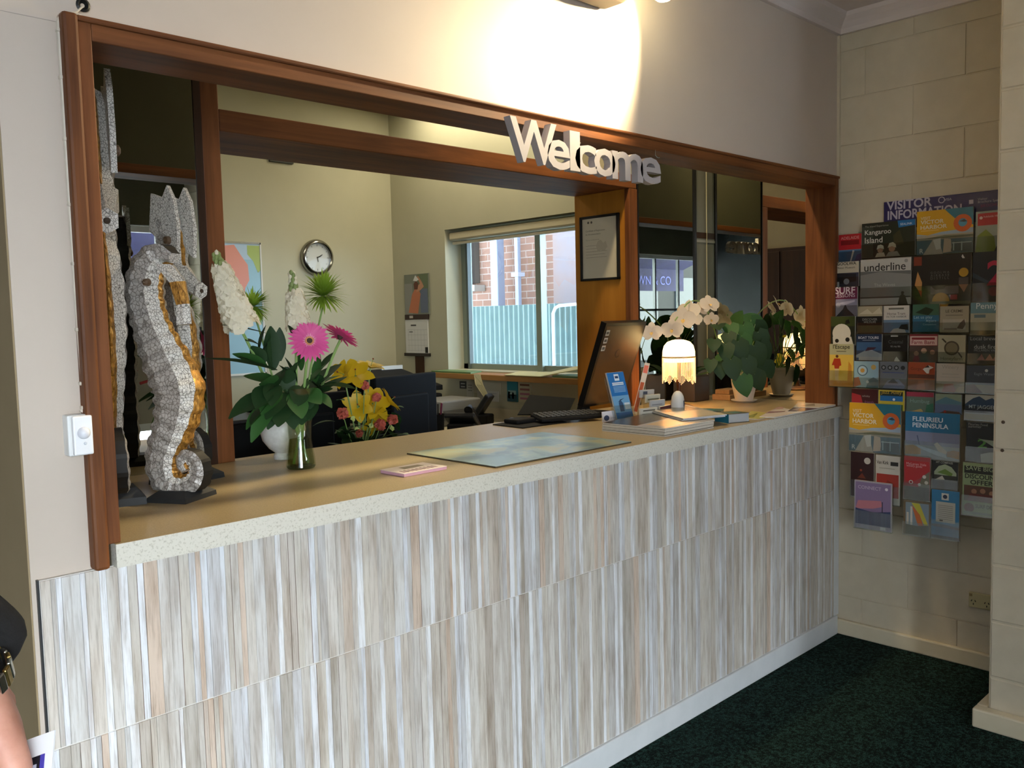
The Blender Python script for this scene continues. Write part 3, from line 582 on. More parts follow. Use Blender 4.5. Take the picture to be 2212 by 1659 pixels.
for nm, c, ax, rr, n_ in (('mum', pv(698, 640, .02), (-.1, -.5, 1), .082, 220), ('mum', pv(545, 662, .05), (.5, -.5, .6), .060, 130)):
    mb = MB(); a_ = Vector(ax).normalized()
    for k_ in range(n_):
        a = k_*2.4; u = (k_+.5)/n_; s_ = a_.orthogonal().normalized(); t_ = a_.cross(s_); d = (s_*math.cos(a)+t_*math.sin(a))*math.sin(u*1.75)+a_*math.cos(u*1.75)
        leaf(mb, c+d*.004, d, rr*R.uniform(.75, 1.05), .0036, MUM, .45, .1, 4)
    obj('chrysanthemum', mb, vt, True)
PINK = translucent('pink_petal', 'e0589e', .25, .5)
for c, ax, n_ in ((pv(668, 737, -.06), cam_dir+Z*.12+Vector((.15, 0, 0)), 1), (pv(735, 727, -.02), Vector((.62, -.05, .85)), 2)):
    mb = MB(); a_ = Vector(ax).normalized()
    petals(mb, c, a_, 26, .010, .064, .0062, PINK, .12, .12, 0, 'petal', 5, .12); petals(mb, c+a_*.003, a_, 24, .010, .056, .0058, PINK, .3, .12, .1, 'petal', 5, .2); petals(mb, c+a_*.005, a_, 18, .006, .022, .002, M('e890b4', .6), .5, .2, .2, 'petal', 3)
    mb.lathe([(0, .006), (.006, .006), (.010, .004), (.011, 0), (.004, -.012)], c+a_*.002, M('3a2a22', .8), 18, axis=a_).lathe([(.008, .005), (.012, .007), (.0145, .003)], c+a_*.002, M('c98a5a', .7), 18, axis=a_)
    obj('gerbera', mb, vt, True)
# ---- round white vase behind
p = Vector((-2.375, .675, CT))
t = tag(obj('white_vase', MB().lathe([(.0, 0), (.03, 0), (.032, .012), (.026, .02), (.045, .035), (.063, .06), (.070, .09), (.066, .12), (.052, .143), (.03, .157), (.018, .162), (.016, .158), (0, .15)], p, noisy('ceramic_crackle', 'c9c9c4', 'd6d6d2', 60, .35, bs=.15), 40), None, True), 'round white ceramic vase behind the flower vase', 'vase')
# ---- pink booklet and glass mat
a, b_, c, d = [on(*q, z=CT) for q in ((826, 1021), (873, 1031), (965, 1014), (908, 1004))]
t = thing('booklet', 'small pink and white booklet lying at the left of the counter', 'booklet', (a+c)/2)
ax = (c-b_).normalized(); ay = (a-b_).normalized(); o_ = b_.copy(); o_.z = CT+.0005; w_, h_ = (c-b_).length, (a-b_).length
ayp = Z.cross(ax); mb = MB().prism([(0, 0), (w_, 0), (w_, h_*.98), (0, h_*.98)], o_, ax, ayp, Z, .008, M('d9a9bc', .6)); obj('pages', mb, t)
mb = MB().prism([(-.001, -.001), (w_+.001, -.001), (w_+.001, h_), (-.001, h_)], o_+Z*.008, ax, ayp, Z, .0012, M('e2d6d2', .4)); zz = o_+Z*.0094
mb.text('DISCOVER', zz+ax*.008+ayp*.018, ax, ayp, .027, M('7a4a60', .5), bold=.0006, sx=.95).text('the coast', zz+ax*.05+ayp*.045, ax, ayp, .012, M('7a5a60', .5)) if False else mb.prism([(.045, .055), (.12, .06), (.115, .085), (.05, .088)], zz, ax, ayp, Z, .0002, M('8c7f6a', .5))
for i in range(9): mb.prism([(.01+i*.014, .012), (.02+i*.014, .012), (.018+i*.014, .04), (.012+i*.014, .038)], zz, ax, ayp, Z, .0002, M('6d4a58' if i % 2 else '93707c', .5))
obj('cover', mb, t)
m, b = base('map_print', '8fa7a6', .4); n, l = nt(m); v = coords(m); f = noise(m, v, 6.5, 4, .55, .5); l.new(ramp(m, f, [(.42, '64838f'), (.50, '7e9a9e'), (.56, '9aa793'), (.62, 'a3a483')]), b.inputs['Base Color']); m.node_tree.nodes['Principled BSDF'].inputs['Coat Weight'].default_value = .5; m.node_tree.nodes['Principled BSDF'].inputs['Coat Roughness'].default_value = .25
t = thing('counter_map', 'laminated blue and green map mat lying flat on the counter', 'map', (-1.77, .22, CT))
obj('map_sheet', MB().box((-2.082, .014, CT+.0042), (-1.465, .425, CT+.005), m), t); obj('board', MB().box((-2.083, .013, CT), (-1.464, .426, CT+.0042), M('4a4434', .5), .001), t)
# ---- black mat, laptop stand and till tray
t = tag(obj('desk_mat', MB().add([(-1.405, .755, CT), (-1.413, .577, CT), (-1.174, .565, CT), (-1.12, .79, CT), (-1.405, .755, CT+.004), (-1.413, .577, CT+.004), (-1.174, .565, CT+.004), (-1.12, .79, CT+.004)], [(0, 1, 2, 3)[::-1], (4, 5, 6, 7), (0, 1, 5, 4), (1, 2, 6, 5), (2, 3, 7, 6), (3, 0, 4, 7)], MATTB)), 'thin black mat at the back edge of the counter left of the keyboard', 'mat')
t = thing('laptop', 'dark tablet screen tilted back on a folded stand at the rear of the counter', 'laptop', (-1.15, .75, CT)); q = [on(1143, 855, y=.80), on(1241, 862, y=.765), on(1225, 897, y=.72), on(1117, 897, y=.75)]
mb = MB(); nn = (q[1]-q[0]).cross(q[3]-q[0]).normalized()*.007; mb.add([v for v in q]+[v-nn for v in q], [(0, 1, 2, 3), (7, 6, 5, 4), (0, 4, 5, 1), (1, 5, 6, 2), (2, 6, 7, 3), (3, 7, 4, 0)], M('1a1c1c', .7, 0, .2)); obj('screen', mb, t)
obj('stand', MB().box((-1.36, .66, CT+.0045), (-1.25, .74, CT+.022), MATTB, .006).box((-1.25, .715, CT+.0045), (-1.08, .765, CT+.012), MATTB, .004), t); obj('strap', MB().lathe([(.008, 0), (.012, .008), (.008, .016)], (-1.30, .755, CT+.004), M('22304a', .5), 14, cap=True), t)
t = thing('keyboard', 'black keyboard tray in front of the counter monitor', 'keyboard', (-1.14, .60, CT))
kc = Vector((-1.14, .60, CT+.022)); rt_ = Matrix.Rotation(math.radians(-22), 3, 'Z')@Matrix.Rotation(math.radians(5), 3, 'X')
obj('body', MB().obox(kc, (.27, .12, .016), rt_, MATTB, .006), t)
mb = MB()
for r_ in range(5):
    for c_ in range(12): mb.obox(kc+rt_@Vector((-.121+c_*.022, -.043+r_*.0205, .010)), (.018, .016, .006), rt_, M('101011', .5), .002)
obj('keys', mb, t)
# ---- counter monitor seen from behind, leaning
t = thing('computer_monitor', 'large black monitor standing on the counter beside the fringed lamp, seen from behind', 'monitor', (-.80, .62, CT))
A, B_, C_, D_ = on(1309, 697, y=.62), on(1413, 699, x=-.70), on(1372, 800, x=-.72), on(1272, 860, y=.64)
# plane through the lower left, spanned by a horizontal and a tilted axis
o_ = Vector((-.965, .665, CT+.036)); a_ = math.radians(5); hx = Vector((math.cos(a_), math.sin(a_), 0)); th_ = math.radians(-20); nrm = hx.cross(Z).normalized(); vy = Z*math.cos(th_)-nrm*math.sin(th_)
nrm = hx.cross(vy).normalized(); W_, H_ = .31, .38
def mq(u, v_, d_=0): return o_+hx*u+vy*v_+nrm*d_
mb = MB(); mb.add([mq(0, 0), mq(W_, 0), mq(W_, H_), mq(0, H_), mq(0, 0, -.028), mq(W_, 0, -.028), mq(W_, H_, -.028), mq(0, H_, -.028)], [(0, 1, 2, 3), (7, 6, 5, 4), (0, 4, 5, 1), (1, 5, 6, 2), (2, 6, 7, 3), (3, 7, 4, 0)], M('0d0d0e', .3)); obj('housing', mb, t)
gl_, bb = base('glossy_black', '4a3c2e', .28, .55, .8)
mb = MB(); mb.add([mq(.012, .012, .0008), mq(W_-.012, .012, .0008), mq(W_-.012, H_-.014, .0008), mq(.012, H_-.014, .0008)], [(0, 1, 2, 3)], gl_); obj('back_cover', mb, t)
mb = MB(); mb.text('hp', mq(.17, .20, .0018), hx, vy, .05, M('2b2a2a', .3), shear=.25) if False else mb.lathe([(.018, 0), (.02, .0006), (.016, .001)], mq(.15, .24, .001), M('2b2a2a', .3), 24, axis=nrm); obj('emblem', mb, t)
for i in range(3): obj('sticker', MB().prism([(0, 0), (.026, 0), (.026, .024), (0, .024)], mq(.014, .325-i*.034, .0014), hx, vy, nrm, .0004, M('b5b0a4', .6)).prism([(.004, .006), (.022, .006), (.022, .018), (.004, .018)], mq(.014, .325-i*.034, .0019), hx, vy, nrm, .0003, M('55524c', .6)), t)
obj('stand', MB().tube([mq(.06, .16, -.03), mq(.07, .02, -.05), (mq(.07, 0, -.05).x, mq(.07, 0, -.05).y, CT+.012)], [.02, .022, .03], MATTB, 12).box((mq(.07, 0, -.05).x-.06, .63, CT), (mq(.07, 0, -.05).x+.10, .735, CT+.010), MATTB, .004), t)
# ---- blue leaflet in an acrylic stand
t = thing('leaflet_stand', 'clear stand holding tall blue leaflets at the front of the monitor', 'stand', (-1.03, .41, CT))
a, b_, c, d = on(1310, 806, y=.44), on(1350, 801, y=.42), on(1369, 905, y=.40), on(1334, 915, y=.42); d.z = max(d.z, CT+.008); c.z = max(c.z, CT+.010)
hx2 = (c-d).normalized(); vy2 = (a-d).normalized(); n2 = hx2.cross(vy2).normalized(); w_, h_ = (c-d).length, (a-d).length
mb = MB().prism([(0, 0), (w_, 0), (w_, h_), (0, h_)], d, hx2, vy2, -n2, .010, M('2f7dc0', .3), M('c9d4dc', .5)); obj('leaflets', mb, t)
mb = MB(); BL, BL2, BW = M('1f6fb4', .3), M('6fa6cf', .3), M('dfe8ee', .4)
def r2(u0, v0, u1, v1, m_, k_=.0004): mb.prism([(u0*w_, v0*h_), (u1*w_, v0*h_), (u1*w_, v1*h_), (u0*w_, v1*h_)], d+n2*k_, hx2, vy2, n2, .0002, m_)
r2(0, .5, 1, 1, BL); r2(0, .14, 1, .5, BL2); r2(0, 0, 1, .14, BL); r2(.38, .82, .66, .96, BW, .0008); r2(.42, .87, .62, .92, M('22406a'), .0012)
for i in range(2): r2(.18, .76-i*.035, .86, .785-i*.035, BW, .0008)
for i in range(5): r2(.2, .69-i*.028, .9, .70-i*.028, M('9cc4e4'), .0008)
mb.prism([(.30*w_, .16*h_), (.55*w_, .16*h_), (.55*w_, .34*h_), (.42*w_, .42*h_), (.30*w_, .34*h_)], d+n2*.0008, hx2, vy2, n2, .0002, M('30527c')); r2(.62, .2, .95, .34, M('cfd8de'), .0008); mb.prism([(.25*w_, .36*h_), (.7*w_, .44*h_), (.45*w_, .42*h_)], d+n2*.001, hx2, vy2, n2, .0002, M('28405c'))
obj('cover_print', mb, t)
mb = MB().prism([(-.1*w_, -.02*h_), (1.1*w_, -.02*h_), (1.1*w_, .30*h_), (-.1*w_, .30*h_)], d+n2*.004, hx2, vy2, n2, .002, ACRYL); mb.prism([(-.1*w_, -.02*h_), (1.1*w_, -.02*h_), (1.1*w_, .9*h_), (-.1*w_, .9*h_)], d-n2*.013, hx2, vy2, -n2, .002, ACRYL); obj('pocket', mb, t)
def card(name, lab, cat, a, b_, c, d, col, art=(), th=.001):
    """thin printed rectangle from four corners: a top left, b top right, c bottom right, d bottom left"""
    hx_, vy_ = (c-d).normalized(), (a-d).normalized(); n_ = hx_.cross(vy_).normalized(); vy_ = n_.cross(hx_); w_, h_ = (c-d).length, (a-d).length
    mb = MB().prism([(0, 0), (w_, 0), (w_, h_), (0, h_)], d, hx_, vy_, -n_, th, M(col, .5))
    for k_, q in enumerate(art):
        e = n_*(.0003+.0002*k_)
        if q[0] == 'r': mb.prism([(q[1]*w_, q[2]*h_), (q[3]*w_, q[2]*h_), (q[3]*w_, q[4]*h_), (q[1]*w_, q[4]*h_)], d+e, hx_, vy_, n_, .0001, M(q[5], .5))
        if q[0] == 'c': mb.lathe([(q[3]*w_, 0), (0, .0001)], d+hx_*q[1]*w_+vy_*q[2]*h_+e, M(q[4], .5), 16, axis=n_)
        if q[0] == 't': mb.text(q[4], d+hx_*q[1]*w_+vy_*q[2]*h_+e, hx_, vy_, q[3]*h_, M(q[5], .5), bold=.0002)
    return tag(obj(name, mb), lab, cat) if lab else mb
a, b_ = on(1290, 893, y=.47), on(1322, 889, y=.44); dd = on(1302, 922, y=.46); cc = dd+(b_-a)
card('business_card', 'white card with a round blue emblem standing left of the blue leaflets', 'card', a, b_, cc, dd, 'dcdde6', [('c', .3, .55, .18, '2c3f66'), ('r', .1, .28, .9, .32, '9aa0b4'), ('r', .55, .5, .9, .54, 'b0b4c4')], .003)
# business card tray
t = thing('card_rack', 'clear tiered rack of business cards between the leaflets and the white dome', 'rack', (-.93, .34, CT)); k_ = 0
for (x0, y0, x1, y1, x2, y2, col, art, dy) in ((1378, 885, 1415, 881, 1420, 905, 'd9d6c8', [('r', .1, .45, .9, .55, '4a463c'), ('r', .2, .2, .8, .28, '8a867a'), ('r', .15, .75, .85, .85, '5a5448')], .33),
                                               (1420, 882, 1444, 877, 1450, 898, 'd6d3ce', [('r', 0, .65, 1, 1, '5a2a2a'), ('r', .1, .3, .8, .36, '8a8a8a')], .33), (1400, 868, 1431, 865, 1436, 880, 'b9bcc0', [('r', .1, .4, .8, .5, '7a7d84')], .37),
                                               (1393, 855, 1423, 852, 1426, 867, 'c9cabd', [('r', .1, .3, .9, .5, '6a6c5a')], .41), (1380, 844, 1410, 842, 1413, 857, 'c2c3c2', [('r', .2, .4, .5, .8, '4c5568')], .45)):
    a, b_, c = on(x0, y0, y=dy+.006), on(x1, y1, y=dy), on(x2, y2, y=dy); d = a+(c-b_)
    card('business_card', ['cream card with brown print, front left in the card rack', 'white card with dark red band, front right in the card rack', 'pale grey card in the second tier of the card rack', 'cream card with olive print in the third tier of the card rack', 'grey card with a small emblem in the rear tier of the card rack'][k_], 'card', a, b_, c, d, col, art, .008)
    lo = min(c.z, d.z); mb = MB().box((d.x-.004, dy-.012, CT), (c.x+.004, dy+.02, max(lo-.001, CT+.004)), ACRYL if k_ else glassy('acrylic_step', 'c9cccb', .12, .05)); obj('tier', mb, t); k_ += 1
# orange ticket behind the rack
a, b_, c = on(1393, 783, y=.52), on(1404, 785, y=.50), on(1390, 842, y=.50); c = b_+(c-b_)*((b_.z-CT-.001)/(b_.z-c.z)); d = a+(c-b_); 
card('ticket', 'red and white slip standing upright behind the card rack', 'card', a, b_, c, d, 'c9bfb4', [('r', .15, .05, .85, .62, 'a8502e'), ('r', .1, .8, .9, .95, 'cf6a5a')], .002)
# ---- white dome (air freshener)
p = Vector((-.755, .325, CT))
t = thing('air_freshener', 'white rounded capsule shaped air freshener in front of the fringed lamp', 'dispenser', p)
obj('shell', MB().lathe([(0, 0), (.024, 0), (.0275, .006), (.0285, .04), (.0275, .065), (.024, .085), (.017, .099), (.008, .106), (0, .107)], p, M('cfd0d0', .35), 32), t, True)
pd = on(1476, 884, y=.31); obj('label', MB().obox(p+Vector((.004, -.0275, .055)), (.009, .002, .026), rz(.15), M('4a5260', .4), .0005), t); obj('vent', MB().obox(p+Vector((-.006, -.0275, .012)), (.03, .003, .006), rz(-.2), M('8a8680', .5)), t)
# ---- fringed lamp
p = Vector((-.453, .53, CT)); s_top = on(1467, 730, y=.53).z; 
t = thing('table_lamp', 'small lit table lamp with a glowing dome shade and beaded fringe', 'lamp', p)
BR = M('3b2314', .35, .4)
obj('base', MB().lathe([(0, 0), (.062, 0), (.064, .006), (.05, .012), (.022, .02), (.012, .04), (.009, .09), (.013, .11), (.009, .13), (.008, .24)], p, BR, 32), t, True)
r0 = .073; zs = on(1467, 768, y=.53).z; 
SH = translucent('lamp_shade', 'fff0cc', .6, .6)
SHE = emit('lit_lamp_shade', 'ffdf9c', 5.5)
obj('shade', MB().lathe([(r0, zs-CT-.006), (r0*.99, zs-CT+.02), (r0*.90, zs-CT+.045), (r0*.70, zs-CT+.062), (r0*.4, zs-CT+.070), (.012, zs-CT+.073)], p, SHE, 40), t, True)
obj('rim', MB().lathe([(r0+.001, zs-CT-.010), (r0+.003, zs-CT-.006), (r0+.001, zs-CT-.002)], p, M('c9a870', .4), 40), t, True)
obj('finial', MB().lathe([(.014, zs-CT+.071), (.012, zs-CT+.080), (.005, zs-CT+.086), (.009, zs-CT+.094), (.005, zs-CT+.104), (0, zs-CT+.112)], p, BR, 16), t, True)
mb = MB(); FR = emit('lit_fringe', 'f6cc98', .8); nb = 84
for i in range(nb):
    a = 2*PI*i/nb; L_ = .098+.016*math.cos(a*8)+R.uniform(-.003, .003); q = p+Vector((math.cos(a)*(r0+.001), math.sin(a)*(r0+.001), zs-CT-.008)); mb.tube([q, q-Z*L_], .0011, FR, 4); mb.ball(q-Z*(L_+.002), .0024, FR, 1)
fr_ = obj('fringe', mb, t); fr_['kind'] = 'stuff'
obj('band', MB().lathe([(r0+.0005, zs-CT-.008), (r0+.0005, zs-CT-.028)], p, SHE, 40), t, True)
LAMP_C = p+Z*(zs-CT-.01)
# ---- magazines
def stack(name, lab, cat, corners, n_, th, cols, edge='d9d6cf', art=None, grp=None, jit=.004):
    P0 = [Vector((q.x, q.y, 0)) for q in corners]; z = corners[0].z
    for i in range(n_):
        j = Vector((R.uniform(-jit, jit), R.uniform(-jit, jit), 0)); P_ = [q+j for q in P0]; mb = MB(); m_ = M(edge, .6); c_ = M(cols[i % len(cols)], .25)
        vs = [q+Z*(z+i*(th+.0006)+.0003) for q in P_]+[q+Z*(z+i*(th+.0006)+th) for q in P_]
        mb.add(vs, [(3, 2, 1, 0)], c_).add(vs, [(4, 5, 6, 7)], c_).add(vs, [(0, 1, 5, 4), (1, 2, 6, 5), (2, 3, 7, 6), (3, 0, 4, 7)], m_)
        if art and i == n_-1:
            o_ = vs[4]+Z*.0002; u_ = (vs[5]-vs[4]); w_ = (vs[7]-vs[4])
            for k, q in enumerate(art): mb.add([o_+u_*a_+w_*b2+Z*.0001*k for a_, b2 in q[1]], [tuple(range(len(q[1])))], M(q[0], .25))
        if grp: o = tag(obj(name, mb), lab[i] if isinstance(lab, list) else lab, cat, grp)
        else: o = tag(obj(name, mb), lab[i] if isinstance(lab, list) else lab, cat)
    return z+n_*(th+.0006)
cr = [Vector((q[0], q[1], CT)) for q in ((-1.245, .012), (-1.02, .012), (-1.02, .30), (-1.245, .30))]
cA = [on(*q, z=CT) for q in ((1301, 931), (1436, 944), (1545, 925), (1420, 903))]; cA = [Vector((max(min(q.x, 0), -2), max(q.y, .004), CT)) for q in cA]
z1 = stack('magazine', ['grey magazine, %s in the fanned stack by the blue leaflets' % w_ for w_ in ('lowest', 'second from the bottom', 'third from the bottom', 'fourth from the bottom', 'just below the top')]+['glossy magazine with a dark band on top of the fanned stack beside the blue leaflets'], 'magazine', cA, 6, .0045, ['6d6a60', '8a8378'], 'cfc8ba', [('3c3a34', [(0, 0), (.55, 0), (.55, 1), (0, 1)]), ('9a9aa4', [(.55, 0), (1, 0), (1, 1), (.55, 1)]), ('b9a48c', [(.6, .1), (.95, .1), (.95, .5), (.6, .5)])], 'fanned magazine stack', .004)
cB = [on(*q, z=CT+.0) for q in ((1388, 905), (1470, 930), (1575, 921), (1478, 896))]; cB = [Vector((q.x+.03, max(q.y, .006)+.012, z1+.0008)) for q in cB]
stack('magazine', ['glossy brochure lying across the magazine stack in front of the white dome, lower one', 'glossy pale brochure lying across the magazine stack in front of the white dome, upper one'], 'magazine', cB, 2, .004, ['8c8d90', 'a9a7a2'], 'c9ccd4', [('c4b8a4', [(.5, .1), (.95, .1), (.95, .9), (.5, .9)]), ('5c5a58', [(.05, .1), (.45, .1), (.45, .9), (.05, .9)])], 'brochures across the magazine stack')
# ---- small books
def book(name, lab, c, sz, ang, cov, sp=None, z=CT):
    rt2 = rz(math.radians(ang)); c = Vector(c); t = thing(name, lab, 'book', (c.x, c.y, z))
    obj('pages', MB().obox((c.x, c.y, z+sz[2]/2), (sz[0]-.004, sz[1]-.004, sz[2]-.004), rt2, M('a9adb0', .7)), t)
    o_ = Vector((c.x, c.y, z)); mb = MB()
    for zz in (.0008, sz[2]-.0008): mb.obox(o_+Z*zz, (sz[0], sz[1], .0016), rt2, M(cov, .35))
    mb.obox(o_+Z*sz[2]/2+rt2@Vector((-sz[0]/2, 0, 0)), (.0016, sz[1], sz[2]), rt2, M(sp or cov, .35)); obj('cover', mb, t)
    obj('cover_print', MB().obox(o_+Z*(sz[2]+.0002)+rt2@Vector((.0, 0, 0)), (sz[0]*.6, sz[1]*.5, .0004), rt2, M('2b6a6c', .35)), t)
    return t
a, b_ = on(1488, 900, z=CT), on(1565, 906, z=CT); c_ = (a+b_)/2+Vector((.03, .03, 0)); book('pocket_book', 'teal green pocket book lying flat behind the glossy brochures', c_, (.15, .095, .030), -66, '1d5556')
a, b_ = on(1578, 917, z=CT), on(1617, 914, z=CT); c_ = (a+b_)/2+Vector((.045, .060, 0)); book('pocket_book', 'thick stack like guide book with blue spine at the front edge of the counter', c_, (.10, .085, .036), -20, '54503f', '1f6c8c')
book('pocket_book', 'yellow guide book between the teal book and the blue spined book', (-.665, .125, 0), (.10, .07, .022), -50, 'c9a02c', 'c9a02c')
# ---- flyers and papers towards the end wall
for k, (q4, col, art, lab) in enumerate((
    (((1602, 905), (1640, 908), (1680, 897), (1625, 890)), 'b8b06a', [('8a8a3a', [(.1, .1), (.6, .2), (.5, .8)])], 'yellow green flyer at the counter front edge right of the guide book'),
    (((1640, 903), (1700, 906), (1752, 894), (1680, 882)), 'cfc8c8', [('8a6a78', [(0, .3), (1, .5), (1, .6), (0, .5)]), ('b89a9a', [(0, .7), (.6, .8), (.4, 1), (0, 1)])], 'white flyer with mauve streaks on the right of the counter'),
    (((1700, 893), (1760, 895), (1800, 885), (1725, 876)), '4c4358', [('8d8698', [(.1, .1), (.6, .1), (.5, .7)])], 'dark violet leaflet under the white sheets at the right of the counter'),
    (((1715, 884), (1775, 886), (1822, 876), (1760, 868)), 'cfcbc2', [('9a958c', [(.2, .2), (.8, .3), (.7, .8)])], 'white sheets lying near the end wall on the counter'))):
    c4 = [on(*q, z=CT) for q in q4]; c4 = [Vector((min(q.x, -.065), max(q.y, -.028), CT+.0005+k*.0005)) for q in c4]
    stack('flyer', lab, 'flyer', c4, 1, .004+.0015*k, [col], 'd5d2ca', art)
# ---- wooden box and dark planter behind
t = tag(obj('wooden_box', MB().box((-.075, .50, CT), (.06, .60, CT+.028), wood('pale_wood', '8a6a48', 'a8845c', 'x'), .003).box((-.065, .51, CT+.0285), (.05, .59, CT+.052), wood('pale_wood', '8a6a48', 'a8845c', 'x'), .003)), 'low wooden box behind the white pot', 'box')
# ---- orchid
p = Vector((-.16, .66, CT)); ot = thing('potted_orchid', 'white flowered orchid in a square dark planter against the mirrors', 'plant', p)
obj('planter', MB().box((-.225, .60, CT), (-.095, .725, CT+.125), M('2e2622', .5), .006), ot)
yo = .60; mb = MB()
sp = [p+Z*.12, on(1555, 790, y=yo), on(1545, 720, y=yo), on(1522, 660, y=.56), on(1490, 652, y=.54), on(1460, 690, y=.53), on(1440, 715, y=.52)]
def chain(pts, n=5):
    out = []
    for i in range(len(pts)-1):
        k0, k1, k2, k3 = pts[max(i-1, 0)], pts[i], pts[i+1], pts[min(i+2, len(pts)-1)]
        for j in range(n):
            u = j/n; out.append(.5*((2*k1)+(-k0+k2)*u+(2*k0-5*k1+4*k2-k3)*u*u+(-k0+3*k1-3*k2+k3)*u**3))
    return out+[pts[-1]]
mb.tube(chain(sp), .0032, STEM, 7); obj('stem', mb, ot, True)
ORC = translucent('orchid_petal', 'e9dccb', .3, .55)
for (px_, py_, s_, dy, tx, tz_) in ((1488, 672, 1.0, .0, -.5, .3), (1476, 690, 1.1, -.03, -.3, -.1), (1532, 658, .95, -.02, .5, .3), (1452, 712, .95, -.05, -.6, -.2), (1512, 668, .8, .02, .2, .5), (1536, 690, .7, .0, .4, -.2), (1408, 718, .9, .03, -.4, 0), (1500, 690, .7, .03, .2, 0)):
    c = on(px_, py_, y=.54+dy); ax = ((CAM-c).normalized()+Vector((tx, 0, tz_))).normalized(); mb = MB(); u_ = ax.orthogonal().normalized(); w2 = ax.cross(u_)
    up_ = (Z-ax*Z.dot(ax)).normalized(); sd = ax.cross(up_)
    for d_, L_, W2, fo in ((up_, .040, .015, .1), (-up_*.75+sd*.75, .036, .013, .1), (-up_*.75-sd*.75, .036, .013, .1), (sd+up_*.15, .042, .024, .12), (-sd+up_*.15, .042, .024, .12)):
        leaf(mb, c+d_*.002, d_+ax*.15, L_*s_*1.3, W2*s_*1.3, ORC, .25, fo, 6, 'round', up=ax)
    leaf(mb, c+ax*.003, -up_*.6+ax*.8, .018*s_, .008*s_, M('d9b36a', .5), .8, .6, 4, 'petal', up=ax); obj('orchid_bloom', mb, ot, True)
mb = MB()
for a, L_ in ((-.6, .16), (.5, .18), (1.6, .15), (2.8, .17), (-2.0, .14)): leaf(mb, p+Z*.125+Vector((math.cos(a), math.sin(a), 0))*.01, Vector((math.cos(a), -abs(math.sin(a))*.6, .7)), L_*.8, .026, LEAF, 1.0, .2, 8)
obj('foliage', mb, ot, True)
# ---- heart leaved plant in white pot
p = Vector((-.080, .42, CT)); t = thing('potted_plant', 'bushy dark green plant with heart shaped leaves in a white pot on a saucer', 'plant', p)
POT = M('d8cdbf', .45)
obj('saucer', MB().lathe([(0, 0), (.050, 0), (.062, .010), (.060, .012), (.048, .005), (0, .005)], p, POT, 36), t, True)
obj('pot', MB().lathe([(.0, .006), (.036, .006), (.042, .012), (.058, .085), (.062, .13), (.066, .134), (.066, .146), (.060, .146), (.054, .135), (0, .13)], p, POT, 36), t, True)
obj('soil', MB().lathe([(0, .136), (.058, .134)], p, M('2a1e16', .9), 24), t)
lf = MB(); stm = MB()
for (px_, py_, s_, dy, ax_, az_) in ((1567, 762, 1.0, -.06, -.7, -.8), (1540, 745, .85, -.02, -.9, -.5), (1532, 790, .8, -.03, -.9, -.6), (1555, 800, .9, -.05, -.6, -.9), (1583, 800, 1.1, -.10, -.2, -1), (1608, 835, 1.15, -.12, .0, -1), (1640, 825, 1.1, -.08, .3, -1), (1668, 800, 1.05, -.08, .5, -.9), (1640, 770, 1.2, -.12, .3, -.9), (1600, 760, 1.1, -.10, -.2, -.9),
                                   (1615, 720, 1.0, -.03, .0, -.6), (1580, 715, .95, -.02, -.5, -.4), (1550, 705, .9, .02, -.7, -.1), (1640, 705, 1.05, -.04, .4, -.4), (1672, 715, 1.1, -.05, .7, -.6), (1685, 745, 1.1, -.04, .8, -.8), (1595, 685, .85, .02, -.3, .4), (1630, 690, .85, .02, .2, .5), (1660, 685, .85, .0, .5, .3), (1620, 795, 1.0, -.14, .1, -1), (1655, 760, 1.05, -.1, .5, -.8), (1575, 735, .9, -.05, -.5, -.5), (1590, 770, .9, -.04, -.4, -.9), (1675, 775, .95, -.02, .7, -.9), (1560, 782, .85, .02, -.6, -.7), (1650, 735, 1.0, -.09, .3, -.7), (1610, 745, 1.0, -.07, .0, -.8)):
    px_ = 1612+(px_-1612)*.97; c = on(px_, py_, y=.42+dy); 
    if c.x > .0: c.x = .0+R.uniform(-.01, .02)
    d_ = Vector((ax_*.7, -.35, az_)); nrm_ = ((CAM-c).normalized()+Z*.35).normalized(); L_ = .092*s_; st_ = c-d_.normalized()*L_*.5
    leaf(lf, st_, d_, L_, .040*s_, LEAF if R.random() < .5 else LEAF2, .45, .2, 8, 'heart', up=nrm_)
    stm.tube(curve(p+Z*.135+Vector((R.uniform(-.02, .02), R.uniform(-.02, .02), 0)), (p+st_)/2+Z*.10, st_, 6), .0018, STEM, 5)
obj('foliage', lf, t, True); obj('stems', stm, t, True)
# ================================================================ office behind the counter
XO = 0.0
# wall map
t = thing('wall_map', 'large world map with pink and green land on the office back wall', 'map', (-1.55, 3.27, 1.15)); yb = 3.279
x0, x1, z0, z1 = -2.25, -1.035, 1.160, 1.962; mb = MB().box((x0, yb-.006, z0), (x1, yb, z1), M('8fb6c6', .35))
def mp_(pts, c, k=0): mb.add([(x0+u*(x1-x0), yb-.0065-.0003*k, z0+v_*(z1-z0)) for u, v_ in pts], [tuple(range(len(pts)))], M(c, .35))
mp_([(0, .88), (1, .88), (1, 1), (0, 1)], 'a9c0d2', 0); mp_([(.80, .98), (.86, .99), (.90, .9), (.93, .84), (.935, .72), (.91, .66), (.90, .55), (.885, .66), (.87, .74), (.84, .73), (.80, .82)], 'd28d7c', 1); mp_([(.5, .98), (.78, .98), (.78, .8), (.72, .7), (.66, .78), (.56, .72), (.5, .8)], 'c79a86', 1)
